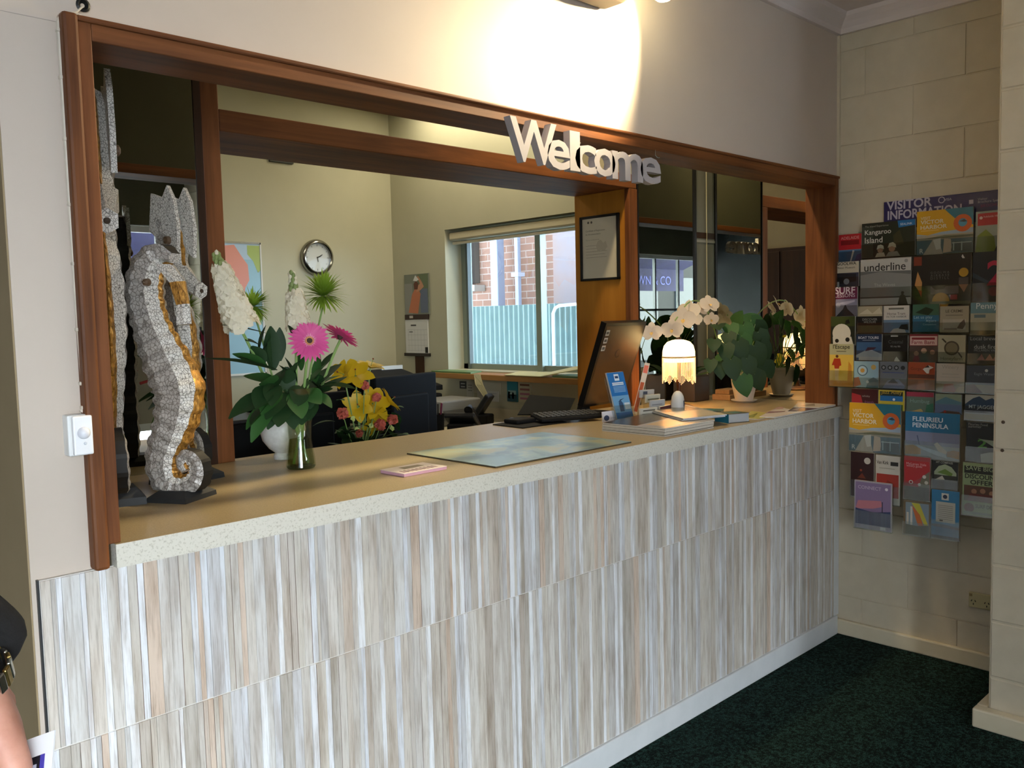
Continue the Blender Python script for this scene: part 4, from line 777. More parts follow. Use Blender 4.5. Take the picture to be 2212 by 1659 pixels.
mp_([(.93, .99), (.999, .99), (.999, .80), (.985, .78), (.96, .87), (.93, .92)], '9cae5e', 2); mp_([(.2, .95), (.4, .95), (.38, .7), (.3, .5), (.25, .66), (.18, .8)], '9cae5e', 1); mp_([(.6, .5), (.75, .55), (.72, .3), (.64, .2)], 'd9b36a', 1); mp_([(.30, .45), (.38, .42), (.36, .15), (.31, .2)], 'c79a86', 1)
obj('sheet', mb, t); obj('frame', MB().box((x0-.01, yb-.010, z1), (x1+.008, yb, z1+.012), CHROME).box((x1, yb-.010, z0-.01), (x1+.01, yb, z1+.01), M('c9c8c0', .4)).box((x0-.01, yb-.010, z0-.012), (x1+.01, yb, z0), M('d9d8d0', .4)), t)
# clock
c = Vector((-.628, 3.279, 1.893)); t = thing('wall_clock', 'round chrome wall clock on the office back wall', 'clock', c)
obj('rim', MB().lathe([(.118, 0), (.120, .02), (.112, .036), (.100, .042), (.094, .036), (.093, .02)], c, M('9a9a94', .22, 1), 48, axis=(0, -1, 0)), t, True)
obj('face', MB().lathe([(.094, .018), (0, .018)], c, M('c3c7c2', .5), 40, axis=(0, -1, 0)), t)
mb = MB(); DK = M('3a3a38', .5)
for h_ in range(12):
    a = h_*PI/6; d = Vector((math.sin(a), 0, math.cos(a))); mb.obox(c+d*.080-Y*.019, (.003, .001, .014 if h_ % 3 == 0 else .008), Matrix.Rotation(a, 3, 'Y'), DK)
obj('hour_marks', mb, t); mb = MB()
for a, L_, w_ in ((math.radians(62), .045, .005), (math.radians(172), .03, .004), (math.radians(66), .034, .006)): d = Vector((math.sin(a), 0, math.cos(a))); mb.obox(c+d*L_*.45-Y*.021, (w_, .001, L_), Matrix.Rotation(a, 3, 'Y'), DK)
mb.lathe([(.006, 0), (0, .003)], c-Y*.02, DK, 12, axis=(0, -1, 0)); obj('hands', mb, t)
obj('glass', MB().lathe([(.094, .034), (0, .036)], c, glassy('clock_glass', 'ffffff', .012), 32, axis=(0, -1, 0)), t)
# ceiling vent glimpsed under the beam
p = on(606, 349, y=3.279); t = tag(obj('wall_vent', MB().box((p.x-.085, 3.262, p.z-.01), (p.x+.085, 3.279, p.z+.03), M('2a2a22', .6), .003)), 'small black vent high on the office back wall just under the beam', 'vent')
# calendar on the window wall
t = thing('wall_calendar', 'hanging calendar with an orange figure photo beside the office window', 'calendar', (-.02, 3.02, 1.22)); a, b_ = 3.140, 2.872
def yz(mb, y0, y1, z0, z1, x, m_): mb.add([(x, y0, z0), (x, y1, z0), (x, y1, z1), (x, y0, z1)], [(0, 1, 2, 3)], m_)
mb = MB().box((-.012, b_, 1.505), (-.004, a, 1.783), M('6f7468', .5)); yz(mb, a-.15, b_+.004, 1.62, 1.78, -.0125, M('5c6a50', .5)); yz(mb, a-.003, a-.09, 1.51, 1.72, -.0125, M('82837e', .5)); yz(mb, b_+.09, b_+.01, 1.515, 1.68, -.0127, M('5a6478', .5))
def fig(pts, c_, k): mb.add([(-.0128-.0002*k, a-(a-b_)*u, 1.505+.278*v_) for u, v_ in pts], [tuple(range(len(pts)))], M(c_, .5))
fig([(.15, .05), (.55, .02), (.62, .3), (.68, .5), (.60, .62), (.45, .64), (.32, .5), (.25, .3)], 'b06a4a', 1); fig([(.50, .55), (.68, .60), (.82, .68), (.74, .80), (.60, .95), (.54, .93), (.66, .76), (.56, .70)], 'b07f62', 2); fig([(.42, .62), (.56, .62), (.60, .76), (.50, .84), (.40, .76)], '5a2f22', 3); fig([(.38, .84), (.48, .97), (.62, .86), (.52, .82)], 'c9c9c4', 4)
obj('picture', mb, t)
mb = MB().box((-.014, b_+.012, 1.470), (-.003, a+.004, 1.505), M('2a1614', .5)); yz(mb, a-.05, a-.09, 1.480, 1.498, -.0143, M('b0a8a0')); obj('binding', mb, t)
mb = MB().box((-.012, b_+.022, 1.238), (-.004, a+.004, 1.470), M('c7c7c2', .6)); G2 = M('8f9090', .6)
for i in range(5): yz(mb, a-.02, b_+.03, 1.255+i*.036, 1.2565+i*.036, -.0123, G2)
for i in range(6): yz(mb, a-.03-i*.035, a-.0315-i*.035, 1.25, 1.40, -.0123, G2)
yz(mb, a-.06, a-.12, 1.425, 1.436, -.0125, M('4a4a48')); yz(mb, a-.04, a-.08, 1.382, 1.388, -.0125, M('4a4a48')); yz(mb, b_+.055, b_+.024, 1.24, 1.28, -.0127, BLACK); obj('month_page', mb, t)
obj('bottom_bar', MB().box((-.018, b_+.006, 1.216), (-.003, a+.02, 1.238), M('1c1614', .5), .002), t)
tag(obj('wooden_strip', MB().box((-.012, 2.955, 1.02), (-.0003, 3.045, 1.216), DARKT, .002)), 'dark wooden strip on the wall just under the calendar', 'strip')
# window shelf and what lies on it
t = tag(obj('window_shelf', MB().box((-.16, 1.25, 1.088), (-.001, 2.70, 1.122), SHELFW, .003)), 'narrow timber shelf under the office window', 'shelf')
def sheet(name, lab, cat, pts, th, col, rough=.6, grp=None):
    n_ = (Vector(pts[1])-Vector(pts[0])).cross(Vector(pts[2])-Vector(pts[0])).normalized(); pts = [Vector(p_) for p_ in pts]; k_ = len(pts)
    mb = MB().add(pts+[p_+n_*th for p_ in pts], [tuple(range(k_))[::-1], tuple(range(k_, 2*k_))]+[(i, (i+1) % k_, (i+1) % k_+k_, i+k_) for i in range(k_)], M(col, rough)); return tag(obj(name, mb), lab, cat, grp)
sheet('folder', 'green folder lying on the left end of the window shelf', 'folder', [(-.155, 2.69, 1.1225), (-.155, 2.30, 1.1225), (-.01, 2.36, 1.1225), (-.01, 2.69, 1.1225)], .010, '5f7a48')
t = thing('manila_folder', 'open pale yellow folder leaning on the right of the window shelf', 'folder', (-.09, 1.7, 1.122)); FO = M('b7b07a', .6)
obj('cover', MB().add([(-.17, 1.98, 1.124), (-.17, 1.68, 1.124), (-.02, 1.76, 1.135), (-.02, 2.0, 1.135), (-.17, 1.98, 1.128), (-.17, 1.68, 1.128), (-.02, 1.76, 1.139), (-.02, 2.0, 1.139)], [(3, 2, 1, 0), (4, 5, 6, 7), (0, 1, 5, 4), (1, 2, 6, 5), (2, 3, 7, 6), (3, 0, 4, 7)], FO), t)
obj('raised_cover', MB().add([(-.17, 1.68, 1.124), (-.13, 1.42, 1.170), (.00-.01, 1.50, 1.185), (-.02, 1.76, 1.135), (-.17, 1.68, 1.128), (-.13, 1.42, 1.174), (-.01, 1.50, 1.189), (-.02, 1.76, 1.139)], [(3, 2, 1, 0), (4, 5, 6, 7), (0, 1, 5, 4), (1, 2, 6, 5), (2, 3, 7, 6), (3, 0, 4, 7)], FO), t)
sheet('folder', 'dark green folder under the raised flap of the yellow folder', 'folder', [(-.155, 1.60, 1.1225), (-.155, 1.28, 1.1225), (-.01, 1.28, 1.1225), (-.01, 1.60, 1.1225)], .012, '56704a')
# papers fixed below the shelf
def wp(name, lab, cat, px0, py0, px1, py1, col, x=-.0003, th=.002, extra=()):
    a, b_ = on(px0, py0, x=x), on(px1, py1, x=x); y0, y1, z0, z1 = b_.y, a.y, b_.z, a.z; mb = MB().box((x-th, y0, z0), (x, y1, z1), M(col, .6))
    for q in extra: mb.box((x-th-.0006, y1-(y1-y0)*q[2], z0+(z1-z0)*q[1]), (x-th, y1-(y1-y0)*q[0], z0+(z1-z0)*q[3]), M(q[4], .6))
    return tag(obj(name, mb), lab, cat)
wp('notice', 'small black and white notice below the shelf, leftmost of the papers', 'paper', 993, 823, 1008, 840, '3a3a3a', extra=[(.2, .2, .8, .35, 'b0b0a8'), (.2, .6, .8, .75, 'b0b0a8')])
wp('notice', 'white typed list below the window shelf, beside the black notice', 'paper', 1008, 823, 1024, 862, 'b5b3a4', extra=[(.2, .75, .8, .8, '7a7a70'), (.2, .6, .8, .65, '7a7a70'), (.2, .45, .8, .5, '7a7a70')])
wp('notice', 'wide cream paper high below the window shelf behind the yellow note', 'paper', 1024, 824, 1082, 852, 'bdb9a2')
wp('notice', 'white letter sheet low below the window shelf', 'paper', 1031, 843, 1078, 868, 'c2c1b8', x=-.0025, extra=[(.1, .75, .9, .79, '8890a0'), (.1, .5, .9, .53, '9a9ca0')])
sheet('sticky_note', 'long pale yellow note curling down over the edge of the window shelf', 'paper', [(-.164, 2.26, 1.123), (-.166, 2.20, 1.123), (-.172, 2.17, 1.06), (-.160, 2.13, .985), (-.160, 2.18, .985), (-.172, 2.24, 1.06)], .002, 'c6be94')
wp('brochure', 'teal mountain brochure standing below the window shelf', 'brochure', 1098, 823, 1120, 868, '2f7f8c', x=-.0003, th=.012, extra=[(0, .0, 1, .35, '1c4a58'), (.1, .3, .9, .55, '8fb4b4'), (.1, .15, .3, .5, 'b0c4c0'), (.5, .15, .7, .45, 'b0c4c0')])
wp('brochure', 'brochure with a grid of small pictures standing below the window shelf', 'brochure', 1122, 824, 1150, 870, 'b3b094', x=-.0003, th=.012, extra=[(.15, .8, .9, .9, '6a4a3a'), (.15, .58, .9, .68, '8a5a5a'), (.15, .36, .9, .46, 'a46a80'), (.15, .14, .9, .24, 'a46a80')])
# office desk along the window wall and its clutter
t = thing('office_desk', 'cream office desk along the window wall behind the counter', 'desk', (-.4, 2.1, 0)); DT = M('b0a88e', .5)
obj('desk_top', MB().box((-.75, 1.20, .805), (-.002, 3.20, .835), DT, .003), t); obj('end_panel', MB().box((-.74, 3.16, 0), (-.01, 3.19, .805), DT), t); obj('end_panel', MB().box((-.74, 1.21, 0), (-.01, 1.24, .805), DT), t)
obj('upstand', MB().box((-.02, 1.25, .835), (-.002, 2.70, .90), DT), t)
t = thing('office_desk', 'low dark desk directly behind the counter under the lilies', 'desk', (-1.9, 1.4, 0)); obj('desk_top', MB().box((-2.48, 1.10, .76), (-.80, 1.75, .79), M('5c4a38', .5), .003), t); obj('end_panel', MB().box((-2.46, 1.12, 0), (-2.43, 1.73, .76), M('5c4a38', .5)), t); obj('end_panel', MB().box((-.85, 1.12, 0), (-.82, 1.73, .76), M('5c4a38', .5)), t)
def screen(name, lab, c, w_, h_, yaw, base_z):
    c = Vector(c); r_ = rz(math.radians(yaw)); t = thing(name, lab, 'monitor', (c.x, c.y, base_z))
    obj('housing', MB().obox((c.x, c.y, c.z), (w_, .035, h_), r_, M('0c0e10', .75, 0, .15), .008), t); obj('rear_bulge', MB().obox(c+r_@Vector((0, -.025, -.02)), (w_*.6, .03, h_*.6), r_, M('0f1113', .75, 0, .15), .01), t)
    obj('stand', MB().obox((c.x, c.y, (base_z+c.z)/2), (.06, .03, c.z-base_z), r_, MATTB).obox((c.x, c.y, base_z+.008), (.24, .18, .016), r_, MATTB, .004), t); return t
screen('office_monitor', 'black office monitor seen from behind, right of the yellow lilies', (-1.26, 1.52, 1.03), .44, .36, 12, .79)
screen('office_monitor', 'black office monitor seen from behind, left of the lilies behind the glass vase', (-1.83, 1.50, 1.00), .48, .32, 0, .79)
t = thing('printer', 'black desk printer behind the white round vase', 'printer', (-2.24, 1.38, .79)); obj('body', MB().box((-2.46, 1.18, .79), (-2.10, 1.58, 1.10), M('101214', .75, 0, .15), .012), t); obj('paper_tray', MB().box((-2.42, 1.12, .86), (-2.14, 1.18, .875), M('2a2c2e', .5), .004), t); obj('lid', MB().box((-2.455, 1.19, 1.10), (-2.105, 1.57, 1.115), M('1b1d20', .4), .004), t)
# telephone, pen cup, terminal and paper tray by the window desk
c = Vector((-.47, 2.15, .835))
t = thing('desk_organiser', 'grey paper tray box on the window desk', 'box', (-.33, 2.32, .835)); obj('box', MB().box((-.52, 2.16, .8352), (-.20, 2.44, .985), M('7a7b7a', .5), .01), t); obj('front_slot', MB().box((-.50, 2.155, .87), (-.22, 2.16, .93), M('5a5b5a', .5)), t)
t = thing('printer', 'black multifunction printer with a raised lid on the window desk', 'printer', (-.52, 2.72, .835)); obj('body', MB().box((-.74, 2.50, .8352), (-.22, 2.95, 1.0), M('1c1d1f', .7, 0, .2), .012), t)
mb = MB().add([(-.74, 2.50, 1.02), (-.22, 2.50, 1.02), (-.24, 2.92, 1.12), (-.72, 2.92, 1.12), (-.74, 2.50, 1.05), (-.22, 2.50, 1.05), (-.24, 2.92, 1.15), (-.72, 2.92, 1.15)], [(3, 2, 1, 0), (4, 5, 6, 7), (0, 1, 5, 4), (1, 2, 6, 5), (2, 3, 7, 6), (3, 0, 4, 7)], M('141517', .7, 0, .2)).box((-.72, 2.86, .995), (-.24, 2.94, 1.13), M('141517', .7, 0, .2)); obj('lid', mb, t)
obj('paper_feed', MB().box((-.40, 2.90, 1.0), (-.23, 2.915, 1.17), M('b9b9b2', .4)), t)
pc = on(968, 905, x=-.60); pc = Vector((-.66, 2.02, .8355)); t = thing('pen_cup', 'black cup full of pens behind the counter edge', 'cup', pc)
obj('cup', MB().lathe([(0, 0), (.036, 0), (.040, .10), (.037, .10), (.034, .006), (0, .006)], pc, MATTB, 20), t, True)
for k_, (a, c_) in enumerate(((0, '8a2a3a'), (1.1, 'b0b0ac'), (2.2, '22304a'), (3.1, 'c9c9c4'), (4.2, '2a2a2a'), (5.2, '7a3a5a'))): d = Vector((math.cos(a), math.sin(a), 0)); tag(obj('pen', MB().tube([pc+d*.012+Z*.012, pc+d*.032+Z*.16], .004, M(c_, .4), 6)), ['dark red pen', 'silver pen', 'navy pen', 'white pen', 'black pen', 'purple pen'][k_]+' standing in the black cup behind the counter', 'pen')
q = Vector((-.64, 1.82, .8455)); t = thing('telephone', 'black desk telephone with an angled handset behind the counter', 'telephone', q); r_ = rz(math.radians(35))@Matrix.Rotation(math.radians(28), 3, 'Y')
obj('body', MB().obox(q+Z*.06, (.20, .17, .03), r_, M('17181a', .45), .008).obox(q+Z*.03, (.15, .15, .05), rz(math.radians(35)), M('17181a', .45), .008), t)
h0 = q+Z*.085; obj('handset', MB().tube([h0+r_@Vector((-.095, -.05, .0)), h0+r_@Vector((-.07, -.05, .028)), h0+r_@Vector((0, -.05, .034)), h0+r_@Vector((.07, -.05, .028)), h0+r_@Vector((.095, -.05, 0))], [.024, .016, .014, .016, .024], BLACK, 10), t, True)
mb = MB()
for i in range(4):
    for j in range(3): mb.obox(h0+r_@Vector((-.05+i*.022, .01+j*.022, -.006)), (.014, .014, .006), r_, M('5a5c60', .5), .002)
obj('keypad', mb, t); obj('display', MB().obox(h0+r_@Vector((.055, .03, -.006)), (.03, .07, .006), r_, M('8f9a90', .3), .002), t)
q = Vector((-.36, 1.98, .85)); t = thing('card_terminal', 'black payment terminal with a small grey screen near the shelf papers', 'terminal', q); r_ = rz(math.radians(25))@Matrix.Rotation(math.radians(-55), 3, 'X')
obj('body', MB().obox(q+Z*.09, (.085, .20, .035), r_, M('1a1b1d', .45), .008), t); obj('stand', MB().obox(q+Z*.03, (.10, .12, .06), rz(.4), MATTB, .01), t); obj('screen', MB().obox(q+Z*.09+r_@Vector((0, .05, .019)), (.06, .05, .004), r_, M('a4aaa8', .3), .001), t)
tag(obj('tray', MB().box((-.32, 1.62, .8352), (-.12, 1.82, .875), M('9a4a48', .5), .008).box((-.31, 1.63, .875), (-.13, 1.81, .885), M('b87f7a', .6), .002)), 'low red box on the window desk under the papers', 'box')
sheet('paper', 'loose white papers on the window desk behind the counter edge', 'paper', [(-.74, 1.75, .8355), (-.74, 1.30, .8355), (-.40, 1.35, .8355), (-.36, 1.72, .8355)], .006, 'cfccc2')
tag(obj('tape_roll', MB().lathe([(.018, 0), (.030, 0), (.030, .02), (.018, .02), (.018, 0)], (-.52, 1.42, .8415), M('20242e', .5), 24)), 'dark roll of tape on the loose papers', 'tape')
# ---- lily arrangement
p = Vector((-1.72, 1.22, .79)); t = thing('flower_arrangement', 'arrangement of yellow lilies and coral carnations behind the counter', 'plant', p)
obj('pot', MB().lathe([(0, 0), (.06, 0), (.075, .11), (.07, .11), (.06, .01)], p, M('2a2018', .6), 24), t, True)
YEL = translucent('yellow_petal', 'd9b41c', .25, .45); COR = translucent('coral_petal', 'cf6a58', .2, .6); yl = 1.22
st = MB(); fl = MB()
def pl(px, py, dy=0): return on(px, py, y=yl+dy)
for (px_, py_, s_, ax) in ((768, 812, 1.0, (-.4, -.6, .6)), (800, 795, .9, (.2, -.3, 1)), (742, 808, .8, (-.9, -.2, .3)), (805, 872, 1.1, (.1, -1, .5)), (775, 878, .9, (-.6, -.7, .3)), (836, 870, .9, (.8, -.4, .6)), (805, 905, 1.0, (.1, -.9, -.6))):
    c = pl(px_, py_); mb = MB(); petals(mb, c, ax, 6, .004, .085*s_, .026*s_, YEL, .75, .15, R.random(), 'petal', 6, .75)
    a_ = Vector(ax).normalized(); mb.tube([c, c+a_*.045*s_], .0014, M('8a9a3c'), 5); mb.ball(c+a_*.045*s_, .004, M('7a3a1a'), 1); obj('lily', mb, t, True); st.tube(curve(p+Z*.10, (p+c)/2+Z*.05, c, 6), .003, STEM, 6)
for (px_, py_, r_) in ((740, 893, .026), (787, 832, .022), (822, 918, .028), (848, 906, .025), (814, 858, .022), (776, 936, .018)):
    c = pl(px_, py_, -.05); mb = MB()
    for i in range(26): d = Vector((R.gauss(0, 1), R.gauss(0, 1), R.gauss(0, 1))).normalized(); petals(mb, c+d*r_*.5, d, 3, .001, r_*.75, r_*.4, COR, .6, .4, R.random()*6, 'round', 2, .4)
    obj('carnation', mb, t); st.tube(curve(p+Z*.10, (p+c)/2, c, 5), .002, STEM, 5)
for (px_, py_) in ((762, 905), (770, 928), (800, 920), (846, 925), (780, 905)):
    c = pl(px_, py_, -.03); mb = MB(); petals(mb, c, (0, -1, .4), 8, .001, .014, .006, M('c3cf7a', .6), .5, .3, 0, 'round', 3); obj('button_bloom', mb, t)
for i in range(60):
    a = R.uniform(0, 2*PI); b0 = p+Z*R.uniform(.10, .16); leaf(fl, b0, Vector((math.cos(a), math.sin(a), R.uniform(.1, 1.1))), R.uniform(.08, .20), R.uniform(.016, .030), LEAF, .7, .2, 6)
for q in ((728, 865), (865, 938), (730, 930), (850, 880), (765, 850)): c = pl(*q); leaf(fl, c, (R.uniform(-.4, .4), -.5, .2), .05, .014, LEAF2, .6, .2, 5)
for i in range(46):
    c = pl(R.uniform(722, 862), R.uniform(885, 958), R.uniform(-.03, .08)); leaf(fl, c, (R.uniform(-1, 1), R.uniform(-1, .2), R.uniform(-.3, .8)), R.uniform(.05, .10), R.uniform(.016, .026), LEAF, .6, .2, 5)
obj('foliage', fl, t, True); obj('stems', st, t, True)
cb = thing('cupboard', 'tall dark brown cupboard at the left end of the office, seen in the side mirror', 'cupboard', (-2.95, 2.2, 0)); obj('body', MB().box((-3.19, 1.30, 0), (-2.80, 3.10, 2.0), DARKT, .005), cb)
for i in range(3): dd_ = obj('door', MB().box((-2.80, 1.32+i*.595, .05), (-2.78, 1.89+i*.595, 1.97), DARKT, .004), cb); obj('handle', MB().box((-2.78, 1.84+i*.595, 1.0), (-2.765, 1.855+i*.595, 1.15), CHROME, .003), dd_)
# ================================================================ brochure wall
# header sign
t = thing('visitor_sign', 'dark violet visitor information sign above the brochure racks', 'sign', (-.01, -.45, 1.86))
a, b_ = on(1909, 437, x=-.012), on(1909, 500, x=-.012); y0, zt = a.y, a.z
obj('board', MB().box((-.012, -.92, 1.80), (-.0005, y0, zt), M('241c55', .4), .002), t)
mb = MB(); WS = M('b9b4c4', .5); x_ = -.0126
def st(px, py, size, txt, bold=0, m_=None, dst=None):
    p_ = on(px, py, x=x_); (dst or mb).text(txt, p_, -Y, Z, size, m_ or WS, bold=bold)
st(1916, 454, .050, 'VISITOR', .0012); g_ = MB(); st(1916, 475, .050, 'INFORMATION', .0012, dst=g_); y_ = max(v.y for v in g_.v)
for v in g_.v: v.y = y_+(v.y-y_)*.87
mb.add(g_.v, g_.f, WS); obj('lettering', mb, t)
mb = MB(); st(2040, 434, .014, 'VISA'); st(2112, 433, .013, 'Visitor'); st(2112, 439, .013, 'Brochure System')
p_ = on(2034, 432, x=x_); mb.lathe([(.010, 0), (.013, .0002), (.010, .0004)], p_, WS, 18, axis=(-1, 0, 0)); p_ = on(2098, 436, x=x_); mb.box((x_-.0004, p_.y-.008, p_.z-.008), (x_, p_.y+.008, p_.z+.008), WS)
st(2118, 448, .016, 'BROCHURES', m_=M('7a2f5a')) ; obj('logo', mb, t)
# rack: columns of clear pockets, each lower row stands further from the wall
rk = thing('brochure_rack', 'wall rack of clear stepped pockets holding all the travel brochures', 'rack', (-.05, -.40, 1.35))
def brochure(name, lab, px0, px1, pyt, pyb, row, art, col, th=.007, pocket=True, tex=None, sl=0):
    """pixel edges measured on the plane of its row; art is in 0..1 cover coordinates"""
    xf = -.030-.0135*row
    a, b_, d = on(px0, pyt, x=xf), on(px1, pyt, x=xf), on(px0, pyb, x=xf)
    y0, y1, z1, z0 = a.y, b_.y, a.z, d.z; y1 = max(y1, -.775)
    w_, h_ = y0-y1, z1-z0
    mb = MB().box((xf, y1, z0), (xf+th, y0, z1), M('b8b4aa', .6)); mb.f.pop; 
    mb.quad((xf-.0002, y0, z0), (xf-.0002, y1, z0), (xf-.0002, y1, z1), (xf-.0002, y0, z1), M(col, .35))
    k_ = 0
    for q in art:
        k_ += 1; e = xf-.0003-.00012*k_
        P = lambda u, v_: (e, y0-u*w_, z0+v_*h_)
        if q[0] == 'r': mb.add([P(q[1], q[2]), P(q[3], q[2]), P(q[3], q[4]), P(q[1], q[4])], [(0, 1, 2, 3)], M(q[5], .35))
        elif q[0] == 'p': mb.add([P(u, v_) for u, v_ in q[1]], [tuple(range(len(q[1])))], M(q[2], .35))
        elif q[0] == 'c':
            n_ = 20; rr = q[3]*w_; mb.add([(e, y0-q[1]*w_-rr*math.cos(2*PI*i/n_), z0+q[2]*h_+rr*math.sin(2*PI*i/n_)) for i in range(n_)], [tuple(range(n_))], M(q[4], .35))
        elif q[0] == 't':
            g = MB().text(q[4], (0, 0, 0), -Y, Z, 1, M(q[5], .4), bold=(q[6] if len(q) > 6 else 0))
            if not g.v: continue
            gy = [-v.y for v in g.v]; gz = [v.z for v in g.v]; wy = max(gy)-min(gy); hz = max(gz)-min(gz)
            sy = q[3]*w_/wy; sz = (q[7]*h_/hz) if len(q) > 7 else sy
            for v in g.v: v.y, v.z, v.x = y0-q[1]*w_-((-v.y)-min(gy))*sy, z0+q[2]*h_+(v.z-min(gz))*sz, e
            mb.add(g.v, g.f, M(q[5], .4))
    o = tag(obj(name, mb), lab, 'brochure')
    if pocket:
        pk = MB().box((xf-.006, y1-.002, z0-.003), (xf-.0045, y0+.002, z0+h_*.38), ACRYL).box((xf-.006, y1-.002, z0-.004), (xf+th+.004, y0+.002, z0-.0015), ACRYL).box((xf+th+.001, y1-.002, z0-.004), (xf+th+.0025, y0+.002, z0+h_*.7), ACRYL)
        obj('pocket', pk, rk)
    return o
B = brochure
# row 0
B('brochure', 'red and blue leaflet at the top left of the rack', 1812, 1861, 508, 568, 0, [('r', 0, .45, 1, 1, 'b3202a'), ('r', .1, .62, .9, .78, '7d1018'), ('t', .1, .82, .8, 'ADELAIDE', 'd9a0a0'), ('r', 0, 0, 1, .42, '3a5f86'), ('p', [(.55, 0), (.7, .4), (.62, .42), (.5, 0)], 'c9c9c9'), ('p', [(.7, 0), (1, 0), (1, .3), (.8, .25)], '3a3668')], '5a84a0')
B('magazine', 'dark forest magazine with two people in beanies in the top row', 1862, 1977, 484, 558, 0, [('r', .0, 0, .22, .9, '3a3f36'), ('p', [(.3, 0), (.9, 0), (.95, .8), (.5, .9), (.35, .4)], '20281c'), ('p', [(.62, .3), (.8, .35), (.72, .75), (.6, .6)], '3a3620'), ('t', .06, .62, .50, 'Kangaroo', 'd6d4cc', .006), ('t', .06, .42, .34, 'Island', 'd6d4cc', .006), ('t', .06, .86, .45, 'The Island Experience', '9a988c'), ('p', [(.68, 1), (1, 1), (1, .84), (.7, .8)], '1c6ca8'), ('t', .73, .86, .22, 'SEALINK', 'dfe6ee'),
  ('c', .36, .20, .055, 'b08870'), ('p', [(.29, .22), (.31, .34), (.37, .36), (.42, .32), (.43, .22), (.36, .26)], 'd8cfc0'), ('p', [(.26, 0), (.46, 0), (.43, .13), (.30, .12)], 'c0b098'), ('c', .58, .22, .06, 'a88068'), ('p', [(.50, .25), (.53, .38), (.6, .40), (.65, .34), (.66, .24), (.58, .29)], 'c7bda8'), ('p', [(.46, 0), (.74, 0), (.68, .14), (.52, .13)], '8c8a80')], '23261f')
def harbor(lab, *a, **k):
    return B('magazine', lab, *a, art=[('r', 0, .42, 1, 1, 'd9a520'), ('p', [(0, .42), (1, .42), (1, .55), (.7, .52), (.45, .50), (.2, .44), (0, .48)], '9fb2c4'), ('p', [(.50, 1), (1, 1), (1, .6), (.85, .72), (.68, .78), (.58, .9)], '1f6f86'), ('r', 0, 0, 1, .38, '4a6a7c'), ('r', 0, .33, 1, .44, 'a89f8c'), ('p', [(.1, .36), (.5, .42), (1, .40), (1, .36)], '6a6a50'),
      ('c', .82, .66, .16, 'd2642a'), ('c', .82, .67, .075, '5a9fc0'), ('p', [(.76, .70), (.84, .74), (.90, .69), (.84, .68)], '2a2a30'),
      ('t', .07, .80, .18, 'VISIT', 'ecdcb0', .015, .07), ('t', .07, .70, .42, 'VICTOR', 'ece4cc', .02, .09), ('t', .07, .58, .48, 'HARBOR', 'ece4cc', .02, .09), ('r', .08, .54, .4, .555, 'e8c878'),
      ('p', [(.12, 0), (.3, .34), (.42, .26), (.48, 0)], 'b9b0a4'), ('p', [(.3, .33), (.44, .36), (.44, .12), (.36, .1)], 'e0dcd8'), ('p', [(.48, .02), (.5, .34), (.62, .32), (.64, .04)], 'cfb8a4'), ('p', [(.62, .05), (.65, .26), (.97, .24), (.99, .02)], '44565f'), ('r', .66, .06, .68, .25, 'b0c4cc'), ('r', .80, .05, .82, .25, 'b0c4cc'), ('r', .64, .22, .98, .24, 'c0ccd0'), ('t', .06, .04, .07, 'R', 'd9dde0', .02)], **k)
harbor('yellow and teal magazine with an orange ring, in the top row', 1981, 2103, 458, 552, 0, col='d9a520')
B('magazine', 'green garden magazine with a red label, far right of the top row', 2108, 2200, 458, 545, 0, [('r', .05, .65, 1, .95, 'b0242c'), ('p', [(0, 0), (.5, 0), (.45, .35), (.25, .55), (.05, .4)], '7f8f3c'), ('p', [(.45, 0), (.95, 0), (.9, .3), (.6, .28)], '2c3048'), ('t', .18, .84, .4, 'Adelaide Hills', 'd8b0b0'), ('c', .13, .84, .04, 'e0c0c0')], '9aa29a')
# row 1
B('brochure', 'white leaflet with a black locomotive, left of the grey lake magazine', 1803, 1855, 567, 620, 1, [('r', 0, 0, 1, .55, '3a3f55'), ('p', [(.1, .1), (.9, .2), (.9, .5), (.1, .55)], '20222e'), ('c', .5, .2, .12, '9aa0b0'), ('t', .1, .86, .8, 'GOOLWA', '2a2622', .02), ('t', .1, .72, .75, 'Motor Museum', '2a2622'), ('r', 0, 0, .2, .2, 'b8b8bc')], 'c9c2b0')
B('magazine', 'grey lake magazine with a white masthead in the second row', 1859, 1968, 562, 660, 1, [('r', 0, 0, 1, .72, '8a8a88'), ('p', [(0, .66), (.4, .72), (1, .64), (1, .72), (0, .74)], '6a6a6a'), ('r', 0, .15, 1, .18, '4a4a48'), ('r', 0, 0, 1, .15, 'b9b8b4'), ('t', .08, .74, .82, 'underline', '1a1a1a', .006), ('t', .28, .40, .42, 'The Waves', 'b8b6b2'), ('p', [(.75, 0), (.95, 0), (.90, .18), (.84, .24), (.79, .18)], '45423c'), ('c', .845, .25, .03, '45423c'), ('c', .91, .93, .035, '9a9894')], 'c3c1bc')
